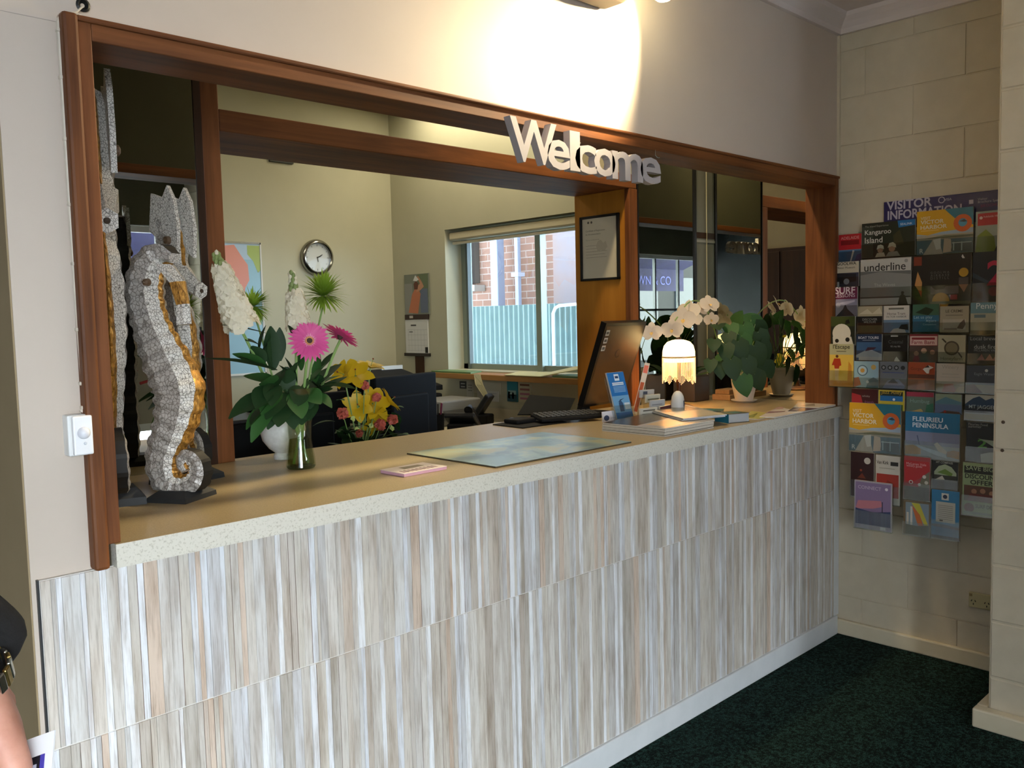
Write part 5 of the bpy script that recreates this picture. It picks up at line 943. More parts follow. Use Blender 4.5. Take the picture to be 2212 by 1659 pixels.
B('magazine', 'black magazine with coloured paper shapes in the second row', 1972, 2098, 554, 658, 1, [('r', .02, .80, .16, .98, '7a3424'), ('p', [(.04, .4), (.09, .68), (.17, .45), (.16, .25), (.1, .3)], 'c08a52'), ('p', [(.10, .30), (.17, .28), (.16, .14)], 'a83a2c'), ('c', .88, .62, .08, 'b08c30'), ('p', [(.80, .52), (.96, .52), (.96, .38), (.80, .38)], '4a4648'), ('p', [(.80, .38), (.96, .38), (.89, .22)], 'b9836a'), ('r', .32, .2, .80, .36, '6a5f66'), ('p', [(.32, .38), (.60, .38), (.55, .30), (.4, .29)], '1c1a1a'), ('c', .5, .06, .15, 'b8862c'), ('r', .66, .08, .78, .18, 'a8303c'), ('r', .32, 0, 1, .05, '4c5234'), ('p', [(.86, .9), (.90, .9), (.86, .98), (.84, .94)], 'c9c9c9'),
  ('t', .32, .62, .32, 'G O O L W A', '6c6c6a'), ('t', .32, .56, .32, 'A I R B A S E', '6c6c6a'), ('t', .32, .50, .32, 'D I S T I L L', '6c6c6a')], '1f1d1c')
B('magazine', 'dark blue magazine with a large pink number, far right of the second row', 2102, 2195, 546, 652, 1, [('t', .34, .32, .42, '2', 'b02045', .02, .5), ('p', [(0, .6), (.4, .4), (.3, .38), (0, .5)], '2a3a4a'), ('c', .5, .2, .12, '7a2038')], '16202e')
# row 2
B('brochure', 'purple leaflet with a surfer silhouette at the left edge', 1801, 1852, 622, 684, 2, [('r', 0, .6, 1, 1, '6a2448'), ('r', 0, 0, 1, .58, '8a88a0'), ('p', [(.1, 0), (.4, .25), (.5, .42), (.6, .25), (.9, .02)], '2a2c38'), ('p', [(.1, .45), (.5, .40), (.9, .5), (.9, .56), (.4, .50)], 'b9b6cc'), ('c', .2, .4, .1, 'b0aec0'), ('t', .06, .78, .85, 'SURF', 'e4d8e0', .02), ('t', .06, .66, .85, 'LESSONS', 'd4c4d0', .01)], '8a88a0')
B('brochure', 'leaflet with cream rocks above a black band, second column third row', 1853, 1906, 662, 719, 2, [('r', 0, .62, 1, 1, 'b3a88c'), ('p', [(.05, .7), (.4, .9), (.6, .72), (.9, .95), (1, .7)], 'd0c8b0'), ('r', 0, .28, 1, .6, '17181a'), ('r', 0, 0, 1, .28, '5a5a40'), ('t', .2, .46, .6, 'DISCOVER', 'a8a8a4'), ('t', .25, .36, .5, 'WILDLIFE', 'a8a8a4')], '2a2c28')
B('brochure', 'white leaflet with a horse tram picture in the third row', 1909, 1964, 661, 719, 2, [('r', 0, 0, 1, .48, '6a86a4'), ('p', [(.25, 0), (.4, .15), (.8, .2), (.9, 0)], 'c9c2bc'), ('p', [(.6, .15), (.7, .3), (.95, .32), (.98, .1)], '1e2028'), ('r', .2, .86, .8, .92, '6a665c'), ('t', .15, .66, .7, 'Horse Tram', '5a5046'), ('t', .1, .56, .8, 'VICTOR HARBOR', '3a3a3a')], 'd3cec4')
B('brochure', 'teal green leaflet with slanted white handwriting in the third row', 1972, 2029, 658, 717, 2, [('r', 0, 0, 1, .6, '2f6684'), ('p', [(.1, .7), (.5, .9), (.8, .8), (.6, .6)], '20301f'), ('t', .05, .45, .7, 'Let us play', '9fc0d0'), ('t', .5, .32, .4, 'Alpaca', 'a8c4d4'), ('t', .4, .22, .5, 'Companions', 'a8c4d4')], '3f6450')
B('brochure', 'beige leaflet with a small cow sketch in the third row', 2031, 2093, 662, 718, 2, [('r', .1, .1, .9, .5, 'b8b2a4'), ('t', .2, .76, .6, 'LE CREME', '4a463c', .01), ('p', [(.6, .15), (.7, .35), (.85, .5), (.9, .3), (.8, .12)], '6a5a54'), ('r', .15, .1, .6, .16, '8a7a74'), ('r', .2, .64, .8, .67, '7a766a')], 'a8a08c')
B('brochure', 'pale blue leaflet with white handwriting at the right of the third row', 2097, 2180, 654, 722, 2, [('r', 0, .0, 1, .66, 'b0b0a0'), ('r', 0, 0, 1, .12, '4a4c34'), ('t', .15, .74, .7, 'Penny\'s', 'dfe6ea'), ('r', .1, .52, .4, .62, '6c8490')], '6f94a4')
# row 3
B('brochure', 'leaflet with the white head of a panda at the left edge', 1795, 1847, 684, 746, 3, [('r', 0, .66, 1, 1, '3a4422'), ('c', .45, .42, .38, 'c9c5ba'), ('p', [(.08, .3), (.85, .3), (.95, -.0), (.1, -.0)], 'c9c5ba'), ('c', .26, .16, .08, '1a1a1a'), ('c', .7, .2, .09, '1a1a1a'), ('p', [(.6, .72), (.8, .76), (.75, .9), (.62, .86)], '1a1a1a')], '1f241c', pocket=False)
B('brochure', 'navy leaflet with a white speed boat in the fourth row', 1850, 1905, 722, 778, 3, [('r', 0, 0, 1, .7, '3f628a'), ('p', [(0, .2), (.5, .45), (1, .25), (1, .1), (0, .1)], 'b9c4d0'), ('p', [(.35, .35), (.7, .42), (.8, .5), (.45, .5)], '4a2a3a'), ('r', .1, 0, 1, .14, 'c9ccd0'), ('t', .08, .82, .8, 'BOAT TOURS', 'd9dde4', .02), ('r', .25, .76, .75, .78, 'a8b4c4')], '1c2f4e')
B('brochure', 'plain black leaflet with a small white figure in the fourth row', 1909, 1961, 724, 780, 3, [('r', .3, .94, .6, .99, 'b8b8b4'), ('t', .3, .52, .4, 'It\'s my life', 'b4b4b4'), ('t', .2, .68, .6, 'Coastal', '5a5c5e'), ('p', [(.45, 0), (.7, 0), (.62, .1), (.55, .18), (.48, .1)], 'c4c4c0')], '141516')
B('brochure', 'white headed leaflet with a family portrait and red title in the fourth row', 1965, 2026, 722, 781, 3, [('r', .02, .6, .98, .93, 'd4b4aa'), ('r', .08, .80, .9, .88, '8a2028'), ('t', .08, .64, .8, 'Farm Barn', '8a2430', .01), ('r', 0, 0, 1, .58, '4a3a34'), ('c', .25, .3, .09, 'a88068'), ('c', .52, .4, .1, 'b49078'), ('c', .82, .35, .09, 'a88068'), ('p', [(.12, 0), (.4, 0), (.32, .22), (.18, .22)], '6a2030'), ('p', [(.36, 0), (.7, 0), (.64, .3), (.42, .3)], '3c3c3c')], '7a2028')
B('brochure', 'cream leaflet with a magnifying glass over a bee in the fourth row', 2027, 2086, 724, 782, 3, [('c', .5, .52, .28, '4a4232'), ('c', .5, .52, .22, '7a7056'), ('p', [(.12, .86), (.18, .88), (.32, .74), (.27, .71)], '3a3226'), ('p', [(.72, .36), (.76, .38), (.9, .2), (.86, .16)], '3a3226'), ('t', .1, .04, .8, 'Honeyfarm', '5a5438')], 'aea88e')
B('brochure', 'dark grey leaflet with three pink peaks in the fourth row', 2092, 2180, 727, 785, 3, [('t', .05, .86, .8, 'Local brewers', 'a0a4a4'), ('t', .15, .55, .6, 'dusk fires', 'a8aeb0'), ('t', .15, .45, .6, 'MCLAREN VALE', '8a9094'), ('p', [(.22, .12), (.34, .36), (.42, .14), (.48, .12)], 'a87068'), ('p', [(.42, .12), (.54, .36), (.64, .12)], 'b07870'), ('p', [(.6, .12), (.7, .34), (.8, .12)], 'a87068')], '2c3236')
# row 4
B('brochure', 'yellow leaflet with a red shirted walker at the left edge', 1792, 1844, 743, 834, 4, [('r', 0, .75, 1, 1, 'b0ac88'), ('p', [(.1, .5), (.2, .66), (.45, .66), (.5, .5), (.42, .48), (.4, .42), (.22, .42), (.2, .5)], 'b03a1e'), ('c', .32, .71, .06, '5a3020'), ('p', [(.22, .42), (.40, .42), (.38, .12), (.25, .12)], 'd6b98a'), ('p', [(.75, .1), (.8, .6), (.92, .5), (.95, .1)], 'c98a30'), ('t', .15, .86, .7, 'l\'Escape', '2c2a20', .01), ('r', .3, .82, .7, .835, '5a5640'), ('r', 0, 0, 1, .14, 'b9802c')], 'd9b64e')
B('brochure', 'pale blue leaflet with a round badge and animals in the fifth row', 1845, 1898, 780, 836, 4, [('c', .35, .65, .22, '4c6a80'), ('c', .35, .65, .18, 'b4ccd6'), ('c', .35, .65, .09, 'c99a4a'), ('c', .8, .78, .1, 'c8a860'), ('p', [(0, 0), (0, .35), (.2, .4), (.3, .1)], 'b06a4a'), ('p', [(.5, 0), (.6, .3), (.8, .4), (1, .3), (1, 0)], '4a7484'), ('c', .56, .22, .06, 'd4dce0')], '93b4c2')
B('brochure', 'grey blue leaflet with a row of four dark rings in the fifth row', 1901, 1959, 781, 838, 4, [('c', .14, .78, .09, '22262a'), ('c', .14, .78, .05, '8a8f94'), ('c', .38, .78, .09, '22262a'), ('c', .38, .78, .05, '8a8f94'), ('c', .62, .78, .09, '22262a'), ('c', .62, .78, .05, '8a8f94'), ('c', .86, .78, .08, '22262a'), ('r', .1, .58, .9, .61, '4a5688'), ('p', [(.1, 0), (.3, .3), (.7, .35), (.95, .1), (.9, 0)], '8490b4'), ('p', [(.3, .2), (.5, .38), (.7, .2)], '3c4458')], '6b7078')
B('brochure', 'rust red leaflet with a black and white bird in the fifth row', 1962, 2020, 782, 841, 4, [('r', 0, 0, 1, .42, '8a4a2c'), ('r', 0, .42, 1, .56, '5a3020'), ('p', [(.55, .75), (.75, .9), (.95, .82), (.8, .74), (.78, .6), (.7, .6)], 'd0ccc4'), ('p', [(.6, .8), (.75, .9), (.8, .82)], '1a1818'), ('p', [(.3, 0), (.4, .34), (.6, .36), (.66, 0)], 'a85c34'), ('t', .1, .68, .4, 'Gorge', '5a2418')], '9a4326')
B('brochure', 'off white leaflet with pink roofs at the bottom in the fifth row', 2023, 2084, 785, 846, 4, [('t', .2, .78, .6, 'Winery', '9c968c'), ('r', .2, .62, .8, .65, 'a8a298'), ('r', .15, .52, .85, .54, 'a8a298'), ('p', [(0, .0), (0, .3), (1, .25), (1, 0)], '8c7a58'), ('p', [(.2, 0), (.3, .28), (.6, .3), (.75, 0)], 'a4583e'), ('p', [(.65, 0), (.8, .2), (1, .22), (1, 0)], 'c9b69a')], 'bdb5aa')
B('brochure', 'slate leaflet with a brown hill and white seal in the fifth row', 2088, 2176, 789, 848, 4, [('r', 0, 0, 1, .3, '9a8a70'), ('p', [(0, 0), (0, .28), (.2, .32), (.42, .0)], '6a3c2c'), ('c', .5, .82, .04, 'c8ccd0'), ('t', .2, .62, .6, 'Eagle Waterfall', '8a94a4'), ('c', .8, .84, .08, '4a6a6c')], '424a58')
# row 5
B('brochure', 'maroon leaflet half hidden above the large yellow magazine', 1840, 1897, 839, 885, 5, [('p', [(0, 0), (0, .8), (.35, .7), (.5, 0)], 'a02c34'), ('t', .4, .6, .3, 'whisky', 'a89c98'), ('t', .5, .35, .35, 'friends', '8a5a8c')], '40161a', pocket=False)
B('brochure', 'yellow blue and green striped leaflet in the sixth row', 1898, 1954, 842, 885, 5, [('r', .06, .72, .94, .94, '1a2a2a'), ('r', .06, .46, .94, .72, '1f6cae'), ('r', .06, .30, .94, .40, 'c9c040'), ('r', .06, .0, .94, .3, '246a34'), ('t', .1, .76, .8, 'Jazz Alley', 'c9a63a'), ('c', .6, .55, .05, 'dfe6ee')], 'cdb83a', pocket=False)
B('brochure', 'leaflet with a pink band and a green coast road in the sixth row', 1958, 2017, 846, 890, 5, [('r', 0, .78, 1, 1, '9c3248'), ('p', [(0, 0), (.3, .1), (.55, .2), (.62, .1), (.6, 0)], 'b9a468'), ('p', [(.7, 0), (.75, .4), (1, .5), (1, 0)], '2c6a50'), ('t', .15, .42, .7, 'Humbug', '8fb0a8')], '5c7064', pocket=False)
B('brochure', 'leaflet with blue hills over green fields in the sixth row', 2020, 2078, 850, 893, 5, [('r', .02, .5, .98, 1, '8a9a84'), ('p', [(.02, .6), (.4, .85), (.98, .62), (.98, .5), (.02, .5)], '4f7a8a'), ('r', 0, 0, 1, .48, '55688c'), ('p', [(.1, 0), (.4, .18), (.9, .14), (1, 0)], '4a3428'), ('c', .38, .12, .05, '9a2a20')], '6a7a8c', pocket=False)
B('brochure', 'white leaflet with a dark blue mountain outline in the sixth row', 2085, 2172, 852, 906, 5, [('p', [(0, .3), (0, .62), (.2, .86), (.36, .95), (.52, .8), (.68, .9), (.95, .6), (.95, .3)], '1d3a5a'), ('r', 0, .30, .95, .55, '14202c'), ('t', .1, .42, .7, 'MT JAGGED', 'a8b4bc', .01), ('r', 0, .02, .9, .24, 'aaa48a')], 'b0b4b0')
# row 6
harbor('largest yellow and teal magazine with an orange ring, lower left of the rack', 1835, 1946, 869, 972, 6, col='d9a520')
B('magazine', 'blue banded magazine with a bay photo, large, centre of the lower rack', 1956, 2074, 888, 988, 6, [('r', 0, .58, 1, 1, '1d6d98'), ('r', 0, 0, 1, .58, '8288a4'), ('r', 0, 0, 1, .30, '9aa4a8'), ('p', [(0, .08), (.0, .26), (.15, .29), (.3, .22), (.3, .1)], 'a8803c'), ('p', [(.78, .1), (.78, .2), (.9, .24), (1, .22), (1, .06)], 'a87a34'), ('p', [(.2, .30), (.75, .16), (.78, .06), (.6, .10), (.25, .24)], 'b4c4d4'), ('p', [(.54, .34), (.6, .38), (.78, .2), (.76, .14), (.62, .2)], 'd4ccc0'), ('r', .515, .32, .53, .56, '8a8a9c'), ('p', [(.26, .30), (.22, .5), (.24, .5), (.28, .30)], '4c5878'),
  ('t', .14, .80, .56, 'FLEURIEU', 'e0e8ee', .02, .10), ('t', .14, .67, .66, 'PENINSULA', 'dbe6ee', .02, .10)], '1d6d98')
B('magazine', 'black magazine with a white splash and green numeral, right side', 2088, 2172, 911, 995, 6, [('t', .30, .36, .24, '2', '4e8a3a', .02, .22), ('p', [(.3, .6), (.4, .58), (.8, .56), (.95, .7), (1, .5), (.8, .36), (.5, .52)], '8c9a86'), ('p', [(.4, 0), (.38, .2), (.6, .26), (1, .3), (1, 0)], 'a8ac9c'), ('t', .05, .92, .5, 'Fleurieu Food', 'a0a09c'), ('t', .05, .86, .35, 'summer', 'a0a09c')], '121413')
# row 7
B('brochure', 'dark maroon leaflet with a round white sticker, lower left', 1838, 1888, 975, 1070, 7, [('c', .72, .82, .14, 'b9b4ac'), ('c', .45, .6, .05, '8a3a22'), ('p', [(.3, .42), (.5, .54), (.66, .42)], '6a2c1a'), ('r', .25, .36, .7, .39, '6a2c1a')], '2c1112')
B('brochure', 'white topped leaflet with a red lower half beside the maroon leaflet', 1892, 1944, 982, 1086, 7, [('r', .04, .14, .96, .62, '96281c'), ('p', [(.3, .3), (.5, .5), (.7, .45), (.66, .25)], '7a2014'), ('t', .04, .82, .5, 'Van Kirk', '26221e', .01, .07), ('r', .62, .80, .94, .88, '1e1c1c'), ('r', .15, .73, .8, .745, '9a968c')], 'bdb9b0')
B('brochure', 'red leaflet with a white blossom corner, lower centre', 1953, 2010, 984, 1076, 7, [('p', [(.0, .9), (.95, .9), (.98, .70), (.6, .5), (.3, .4), (.05, .42)], 'b0262a'), ('p', [(.5, .2), (.7, .55), (.98, .68), (.98, .2)], '6f6a58'), ('c', .78, .55, .07, 'd0ccc4'), ('c', .86, .42, .07, 'c9c4b8'), ('c', .6, .36, .06, 'c9c4b8'), ('r', .02, 0, .98, .3, '4c4a3c'), ('c', .28, .4, .08, 'd0ccc4'), ('c', .28, .4, .05, '8a2a2a'), ('t', .1, .8, .75, 'McLaren Vale', 'e0b0b0'), ('t', .1, .74, .6, 'winery guide', 'e0b0b0')], '9c4040')
B('brochure', 'black leaflet with an arched green picture, lower centre right', 2014, 2070, 994, 1056, 7, [('p', [(.08, .3), (.08, .62), (.25, .82), (.5, .9), (.75, .82), (.94, .62), (.94, .3)], 'a8b898'), ('p', [(.2, .6), (.5, .74), (.8, .6), (.75, .5)], '6a8a3a'), ('r', .08, .3, .94, .52, '3a3a30'), ('p', [(.1, .34), (.4, .5), (.5, .36)], 'c8c4b8'), ('t', .15, .92, .65, 'MT COMPASS', 'b8bab4', .01)], '1a1d1a')
B('brochure', 'pale green discount leaflet with a group photo at the far right', 2080, 2166, 998, 1110, 7, [('r', .04, .8, .92, .94, '20261c'), ('t', .08, .86, .7, 'SAVE BIG', 'b0c09a', .01), ('t', .06, .70, .86, 'DISCOUNT', '1a2016', .02, .09), ('t', .20, .59, .58, 'OFFER', '1a2016', .02, .09), ('r', .04, .27, .92, .57, '5c3c2c'), ('c', .3, .46, .07, 'a8785c'), ('c', .52, .48, .07, 'a8785c'), ('c', .75, .45, .07, 'b08468'), ('p', [(.1, .27), (.2, .42), (.85, .42), (.9, .27)], '6a2c24'), ('t', .34, .15, .6, 'SURF DEALS', '1a2016', .01, .07), ('c', .18, .14, .13, '6a3a2c'), ('r', .04, .02, .92, .07, '8a9a84')], '9cb084')
# row 8
B('magazine', 'violet sunset magazine at the very bottom left of the rack', 1846, 1927, 1036, 1138, 8, [('r', .03, .05, .97, .97, '7c6a90'), ('p', [(.03, .4), (.5, .44), (.75, .5), (.72, .62), (.1, .58)], 'b0707c'), ('p', [(.03, .08), (.97, .08), (.97, .42), (.5, .36), (.03, .42)], '2f3c66'), ('r', .74, .38, .765, .60, '20243c'), ('t', .1, .83, .62, 'CONNECT', 'b4a8c0', .01, .07), ('c', .86, .87, .04, 'd0ccd8'), ('r', .03, .03, .97, .09, '9a96a4'), ('r', .7, .02, .84, .08, 'c4c4cc')], '9c98a8')
B('brochure', 'leaflet with a white lighthouse and yellow kite at the bottom centre', 1952, 2010, 1080, 1152, 8, [('r', .08, .02, .95, .96, '7a8a94'), ('p', [(.3, .95), (.6, .95), (.95, .3), (.8, .3), (.62, .6)], 'b9b03a'), ('p', [(.3, .9), (.62, .62), (.75, .3), (.55, .3)], 'b8622c'), ('r', .26, .16, .34, .84, 'c9c4bc'), ('r', .12, .30, .20, .66, 'c0b8ac'), ('p', [(.08, .02), (.08, .3), (.5, .28), (.95, .34), (.95, .02)], '3c4220')], '6c5a40')
B('brochure', 'bright blue leaflet with a white text block at the bottom right', 2013, 2073, 1056, 1160, 8, [('r', 0, .3, 1, 1, '2f7cae'), ('r', 0, .0, 1, .3, '1f5f8c'), ('p', [(0, .28), (.4, .3), (1, .26), (1, .22), (0, .24)], '153a5c'), ('r', 0, 0, 1, .06, '16222c'), ('r', .36, .80, .62, .94, 'd4d4cc'), ('c', .49, .87, .08, '2a3a54'), ('r', .16, .34, .86, .76, 'c4c4ba')]+[('r', .24, .40+.04*i, .78, .412+.04*i, '94948c') for i in range(8)]+[('r', .3, .36, .42, .39, '2a2a2a')], '2f7cae')
obj('back_panel', MB().box((-.012, -.775, on(1900, 880, x=-.01).z), (-.0005, on(1850, 880, x=-.02).y, 1.80), ACRYL), rk)
for r_ in range(1, 9):
    zz = {1: 1.70, 2: 1.60, 3: 1.50, 4: 1.40, 5: 1.28, 6: 1.10, 7: .95, 8: .82}[r_]
    obj('pocket_rail', MB().box((-.028-.0135*r_, -.77, zz), (-.0005, -.765+.0, zz+.06), ACRYL), rk)
# ================================================================ visitor's hand at the lower left
def skin_chain(verts, edges, radii, name, mat, parent=None, lvl=2, root=0, smooth=True):
    me = bpy.data.meshes.new(name); lo = Vector(verts[0]); me.from_pydata([Vector(v)-lo for v in verts], edges, []); me.materials.append(mat)
    o = bpy.data.objects.new(name, me); COL.objects.link(o); o.location = lo-org(parent)
    if parent: o.parent = parent
    ORG[o.name] = lo
    md = o.modifiers.new('skin', 'SKIN'); md.use_smooth_shade = True
    for i, v in enumerate(me.skin_vertices[0].data):
        r_ = radii[i]; v.radius = r_ if isinstance(r_, tuple) else (r_, r_); v.use_root = (i == root)
    s_ = o.modifiers.new('sub', 'SUBSURF'); s_.levels = lvl; s_.render_levels = lvl
    dg = bpy.context.evaluated_depsgraph_get(); m2 = bpy.data.meshes.new_from_object(o.evaluated_get(dg)); o.modifiers.clear(); o.data = m2; m2.materials.clear(); m2.materials.append(mat)
    for p_ in m2.polygons: p_.use_smooth = True
    return o
SKIN = base('skin', 'c08a76', .5, 0, .4)[0]; n, l = nt(SKIN); b = n['Principled BSDF']; v = coords(SKIN); f = noise(SKIN, v, 40, 5, .6); l.new(ramp(SKIN, f, [(.35, 'b57f6c'), (.65, 'c8937f')]), b.inputs['Base Color']); bump(SKIN, b, noise(SKIN, v, 260, 3, .6), .15, .001); b.inputs['Subsurface Weight'].default_value = .15; b.inputs['Subsurface Radius'].default_value = (.01, .004, .002)
D = lambda px, py, t_=.62: dep(px, py, t_)
pr = thing('person', 'forearm and hand in a black sleeve with a metal watch, at the left edge', 'person', D(-40, 1500))
el, fo, wr, pa, kn = D(-380, 1220, .52), D(-190, 1360, .57), D(-62, 1480, .60), D(-38, 1560, .612), D(-32, 1632, .62)
vs = [el, fo, wr, pa, kn]; ed = [(0, 1), (1, 2), (2, 3), (3, 4)]; rd = [(.040, .040), (.034, .034), (.024, .026), (.026, .030), (.020, .026)]
fing = [[(22, 1665, .60), (52, 1712, .60), (70, 1748, .61)], [(8, 1680, .62), (36, 1735, .62), (60, 1775, .625)], [(-14, 1690, .64), (10, 1750, .64), (38, 1790, .64)], [(-38, 1690, .655), (-16, 1745, .655), (10, 1780, .655)]]
for f_ in fing:
    last = 4
    for k_, q in enumerate(f_): vs.append(D(*q)); ed.append((last, len(vs)-1)); last = len(vs)-1; rd.append((.0092-.0009*k_, .0092-.0009*k_))
last = 3
for k_, q in enumerate(((14, 1600, .59), (30, 1648, .585), (46, 1690, .59))): vs.append(D(*q)); ed.append((last, len(vs)-1)); last = len(vs)-1; rd.append((.0125-.001*k_, .0115-.001*k_))
skin_chain(vs, ed, rd, 'body', SKIN, pr, 2, 2)
slv = skin_chain([D(-420, 1190, .54), D(-220, 1330, .60), D(-70, 1432, .645), D(-34, 1462, .652)], [(0, 1), (1, 2), (2, 3)], [.055, .052, .050, .046], 'sleeve', noisy('black_knit', '0e0e10', '17171a', 120, .9, bs=.3), pr, 2, 1)
wdir = (pa-wr).normalized(); wc = wr+(fo-wr).normalized()*.006; CH2 = M('b4b2a8', .25, 1)
mb = MB()
for i in range(22):
    a = 2*PI*i/22; s_ = wdir.orthogonal().normalized(); t_ = wdir.cross(s_); mb.obox(wc+(s_*math.cos(a)+t_*math.sin(a))*.0275, (.0068, .003, .014), Matrix((s_*(-math.sin(a))+t_*math.cos(a), s_*math.cos(a)+t_*math.sin(a), wdir)).transposed(), CH2 if i % 2 else M('a8935a', .3, 1), .001)
wt = obj('watch_band', mb, pr)
cdv = (CAM-wc).normalized(); ax = (cdv-wdir*cdv.dot(wdir)).normalized(); ax = (ax+Z*.4).normalized()
obj('watch_case', MB().lathe([(0, 0), (.013, 0), (.015, .003), (.0135, .006), (.012, .0055), (0, .0055)], wc+ax*.025, CH2, 28, axis=ax), pr, True)
# card held in the fingers
A, Bc, Cc = D(118, 1577, .612), D(20, 1612, .615), D(92, 1668, .60)
u_ = (A-Bc).normalized(); n_ = u_.cross(Bc-D(0, 1700, .60)).normalized(); w_ = u_.cross(n_).normalized()
if w_.z > 0: w_ = -w_
dn = (Cc-A).normalized(); n_ = u_.cross(dn).normalized(); dn = (dn-u_*dn.dot(u_)*.75).normalized()
t = thing('visitor_card', 'white leaflet with a navy and violet print held by the visitor at the lower left', 'card', A); L1, L2 = .060, .105
if n_.dot(CAM-A) < 0: n_ = -n_
def cq(u, v_, k_=0): return A-u_*u*L1+dn*v_*L2+n_*k_
mb = MB(); pts = [cq(0, 0), cq(1, 0), cq(1, 1), cq(0, 1)]; mb.add(pts+[p_-n_*.0012 for p_ in pts], [(0, 1, 2, 3), (7, 6, 5, 4), (0, 4, 5, 1), (1, 5, 6, 2), (2, 6, 7, 3), (3, 7, 4, 0)], M('e6e6e8', .45)); obj('sheet', mb, t)
mb = MB(); q4 = lambda u0, v0, u1, v1, m_, k_: mb.add([cq(u0, v0, k_), cq(u1, v0, k_), cq(u1, v1, k_), cq(u0, v1, k_)], [(0, 1, 2, 3)], M(m_, .45))
q4(.14, .13, .98, .75, '14141c', .0003); q4(.10, .13, .16, .75, '4540a0', .0004); mb.lathe([(.0085, 0), (0, .0001)], cq(.42, .24, .0005), M('c98a90', .5), 20, axis=n_); q4(.20, .18, .28, .32, 'b0b0c0', .0005); q4(.45, .60, .85, .68, 'c8c8cc', .0005); obj('print', mb, t)
# ================================================================ light
w = bpy.data.worlds.new('sky'); scene.world = w; w.use_nodes = True
bg = w.node_tree.nodes['Background']; bg.inputs[0].default_value = (.88, .94, 1.0, 1); bg.inputs[1].default_value = 37
def area(name, loc, rot, sx, sy, power, col, portal=False):
    l = bpy.data.lights.new(name, 'AREA'); l.shape = 'RECTANGLE'; l.size = sx; l.size_y = sy; l.energy = power; l.color = col
    o = bpy.data.objects.new(name, l); COL.objects.link(o); o.location = loc; o.rotation_euler = rot
    if portal: l.cycles.is_portal = True
    return o
area('shopfront_portal', (-4.0, -3.99, 1.15), (PI/2, 0, 0), 6.6, 2.25, 1, (1, 1, 1), True)
area('office_window_portal', (.12, 1.83, 1.6), (0, PI/2, 0), 1.0, 1.8, 1, (1, 1, 1), True)
# ceiling luminaires of the office and of the counter niche
def luminaire(name, lab, c, sx, sy, power, col, est):
    t = thing(name, lab, 'lamp', c); obj('housing', MB().box((c[0]-sx/2-.02, c[1]-sy/2-.02, c[2]-.0), (c[0]+sx/2+.02, c[1]+sy/2+.02, c[2]+.05), WHITEP, .005), t)
    obj('diffuser', MB().box((c[0]-sx/2, c[1]-sy/2, c[2]-.012), (c[0]+sx/2, c[1]+sy/2, c[2]), emit('diffuser_%s' % name, 'fff0c8', est)), t)
    area(name+'_light', (c[0], c[1], c[2]-.02), (0, 0, 0), sx, sy, power, col)
luminaire('ceiling_light', 'warm ceiling light over the office floor', (-2.2, 2.3, 2.92), 1.2, .2, 6, (1, .9, .72), 3)
luminaire('batten_light', 'warm batten light above the counter behind the opening', (-1.0, .43, 2.90), .5, .08, 20, (1, .78, .46), 3)
luminaire('downlight', 'narrow warm ceiling light along the window wall of the office', (-.22, 2.1, 2.93), .12, 1.6, 16, (1, .88, .64), 3)
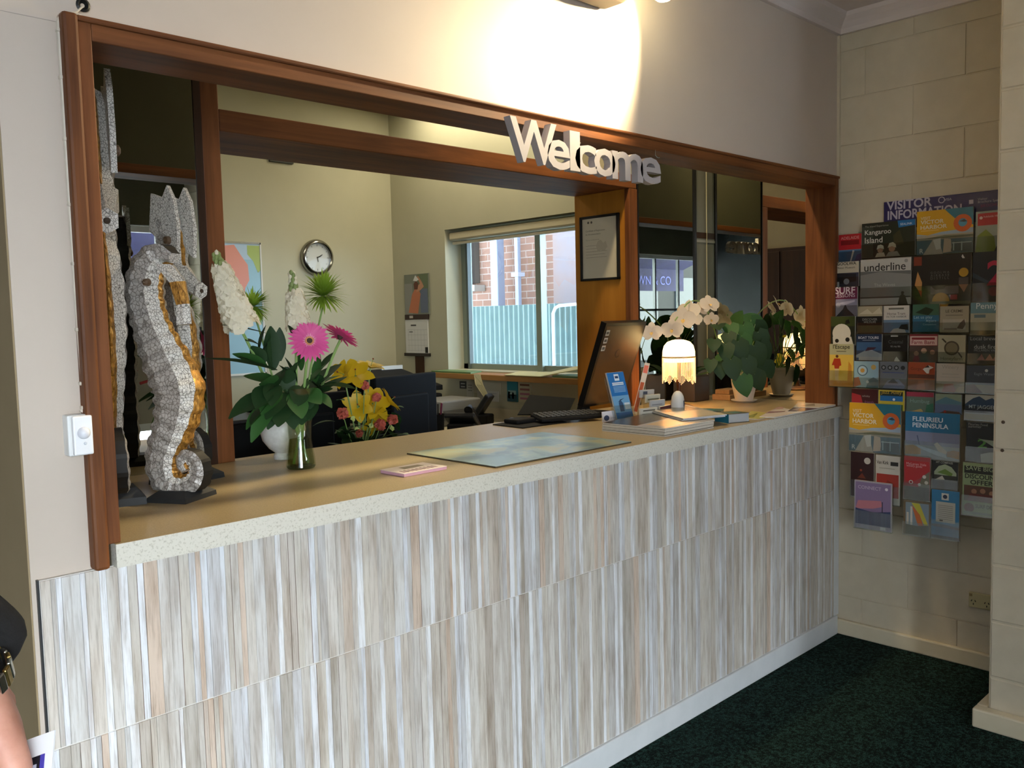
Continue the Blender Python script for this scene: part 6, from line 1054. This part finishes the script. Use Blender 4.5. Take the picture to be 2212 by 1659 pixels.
# wall lamp at the top of the picture
p = Vector((-1.62, -.02, 2.41))
t = thing('wall_lamp', 'wall lamp with metal canopy and bright glass shade above the welcome sign', 'lamp', p)
mb = MB().box((p.x-.19, -.11, 2.40), (p.x+.03, 0, 2.56), M('8d8474', .5, .3), .02); obj('canopy', mb, t)
obj('glass_shade', MB().lathe([(.02, 0), (.055, .03), (.07, .08), (.06, .13), (.02, .15)], (p.x+.12, -.16, 2.415), emit('glass_shade', 'fff2c0', 14), 24, cap=True), t, True)
obj('arm', MB().tube([(p.x, -.05, 2.5), (p.x+.06, -.12, 2.53), (p.x+.12, -.16, 2.55)], .012, M('8d8474', .5, .3)), t)
def point(name, loc, e, col, r=.03):
    l = bpy.data.lights.new(name, 'POINT'); l.energy = e; l.color = col; l.shadow_soft_size = r
    o = bpy.data.objects.new(name, l); COL.objects.link(o); o.location = loc; return o
def spot(name, loc, tgt, e, col, ang, bl=.6, r=.03):
    l = bpy.data.lights.new(name, 'SPOT'); l.energy = e; l.color = col; l.spot_size = ang; l.spot_blend = bl; l.shadow_soft_size = r
    o = bpy.data.objects.new(name, l); COL.objects.link(o); o.location = loc; o.rotation_mode = 'QUATERNION'; o.rotation_quaternion = (Vector(tgt)-Vector(loc)).to_track_quat('-Z', 'Y'); return o
spot('wall_lamp_bulb', (-1.47, -.19, 2.44), (-1.70, 0, 2.36), 420, (1, .82, .50), math.radians(125), .8, .03)
luminaire('lobby_fill', 'small warm ceiling light in the lobby out of the photograph', (-2.0, -1.3, 2.71), .25, .25, 2.5, (1, .74, .50), 4)  # unseen fill, added to warm the upper walls
def point(name, loc, e, col, r=.03):
    l = bpy.data.lights.new(name, 'POINT'); l.energy = e; l.color = col; l.shadow_soft_size = r
    o = bpy.data.objects.new(name, l); COL.objects.link(o); o.location = loc; return o
point('table_lamp_bulb', tuple(LAMP_C+Z*.01), 3.5, (1, .62, .28), .02)
# colour management
scene.view_settings.view_transform = 'Standard'; scene.view_settings.look = 'None'; scene.view_settings.gamma = 1; scene.view_settings.use_curve_mapping = False
scene.view_settings.exposure = 0.0

# repeats that belong together
GR = {'seahorse_carving': 'seahorse carvings on the counter', 'wall_mirror': 'mirrors around the counter niche', 'business_card': 'business cards on the counter', 'pen': 'pens in the black cup', 'screw': 'screws in the block pillar', 'flyer': 'flyers at the right end of the counter', 'pocket_book': 'small guide books on the counter', 'office_monitor': 'office monitors behind the counter', 'notice': 'papers below the window shelf', 'awning': 'awnings over the shopfront', 'folder': 'folders on the window shelf'}
for o in list(scene.objects):
    if 'category' not in o or 'group' in o: continue
    k = o.name.split('.')[0]
    if k in GR: o['group'] = GR[k]
    elif k in ('brochure', 'magazine') and o.location.x > -.2 and o.location.y < -.01: o['group'] = 'brochures and magazines in the wall rack'
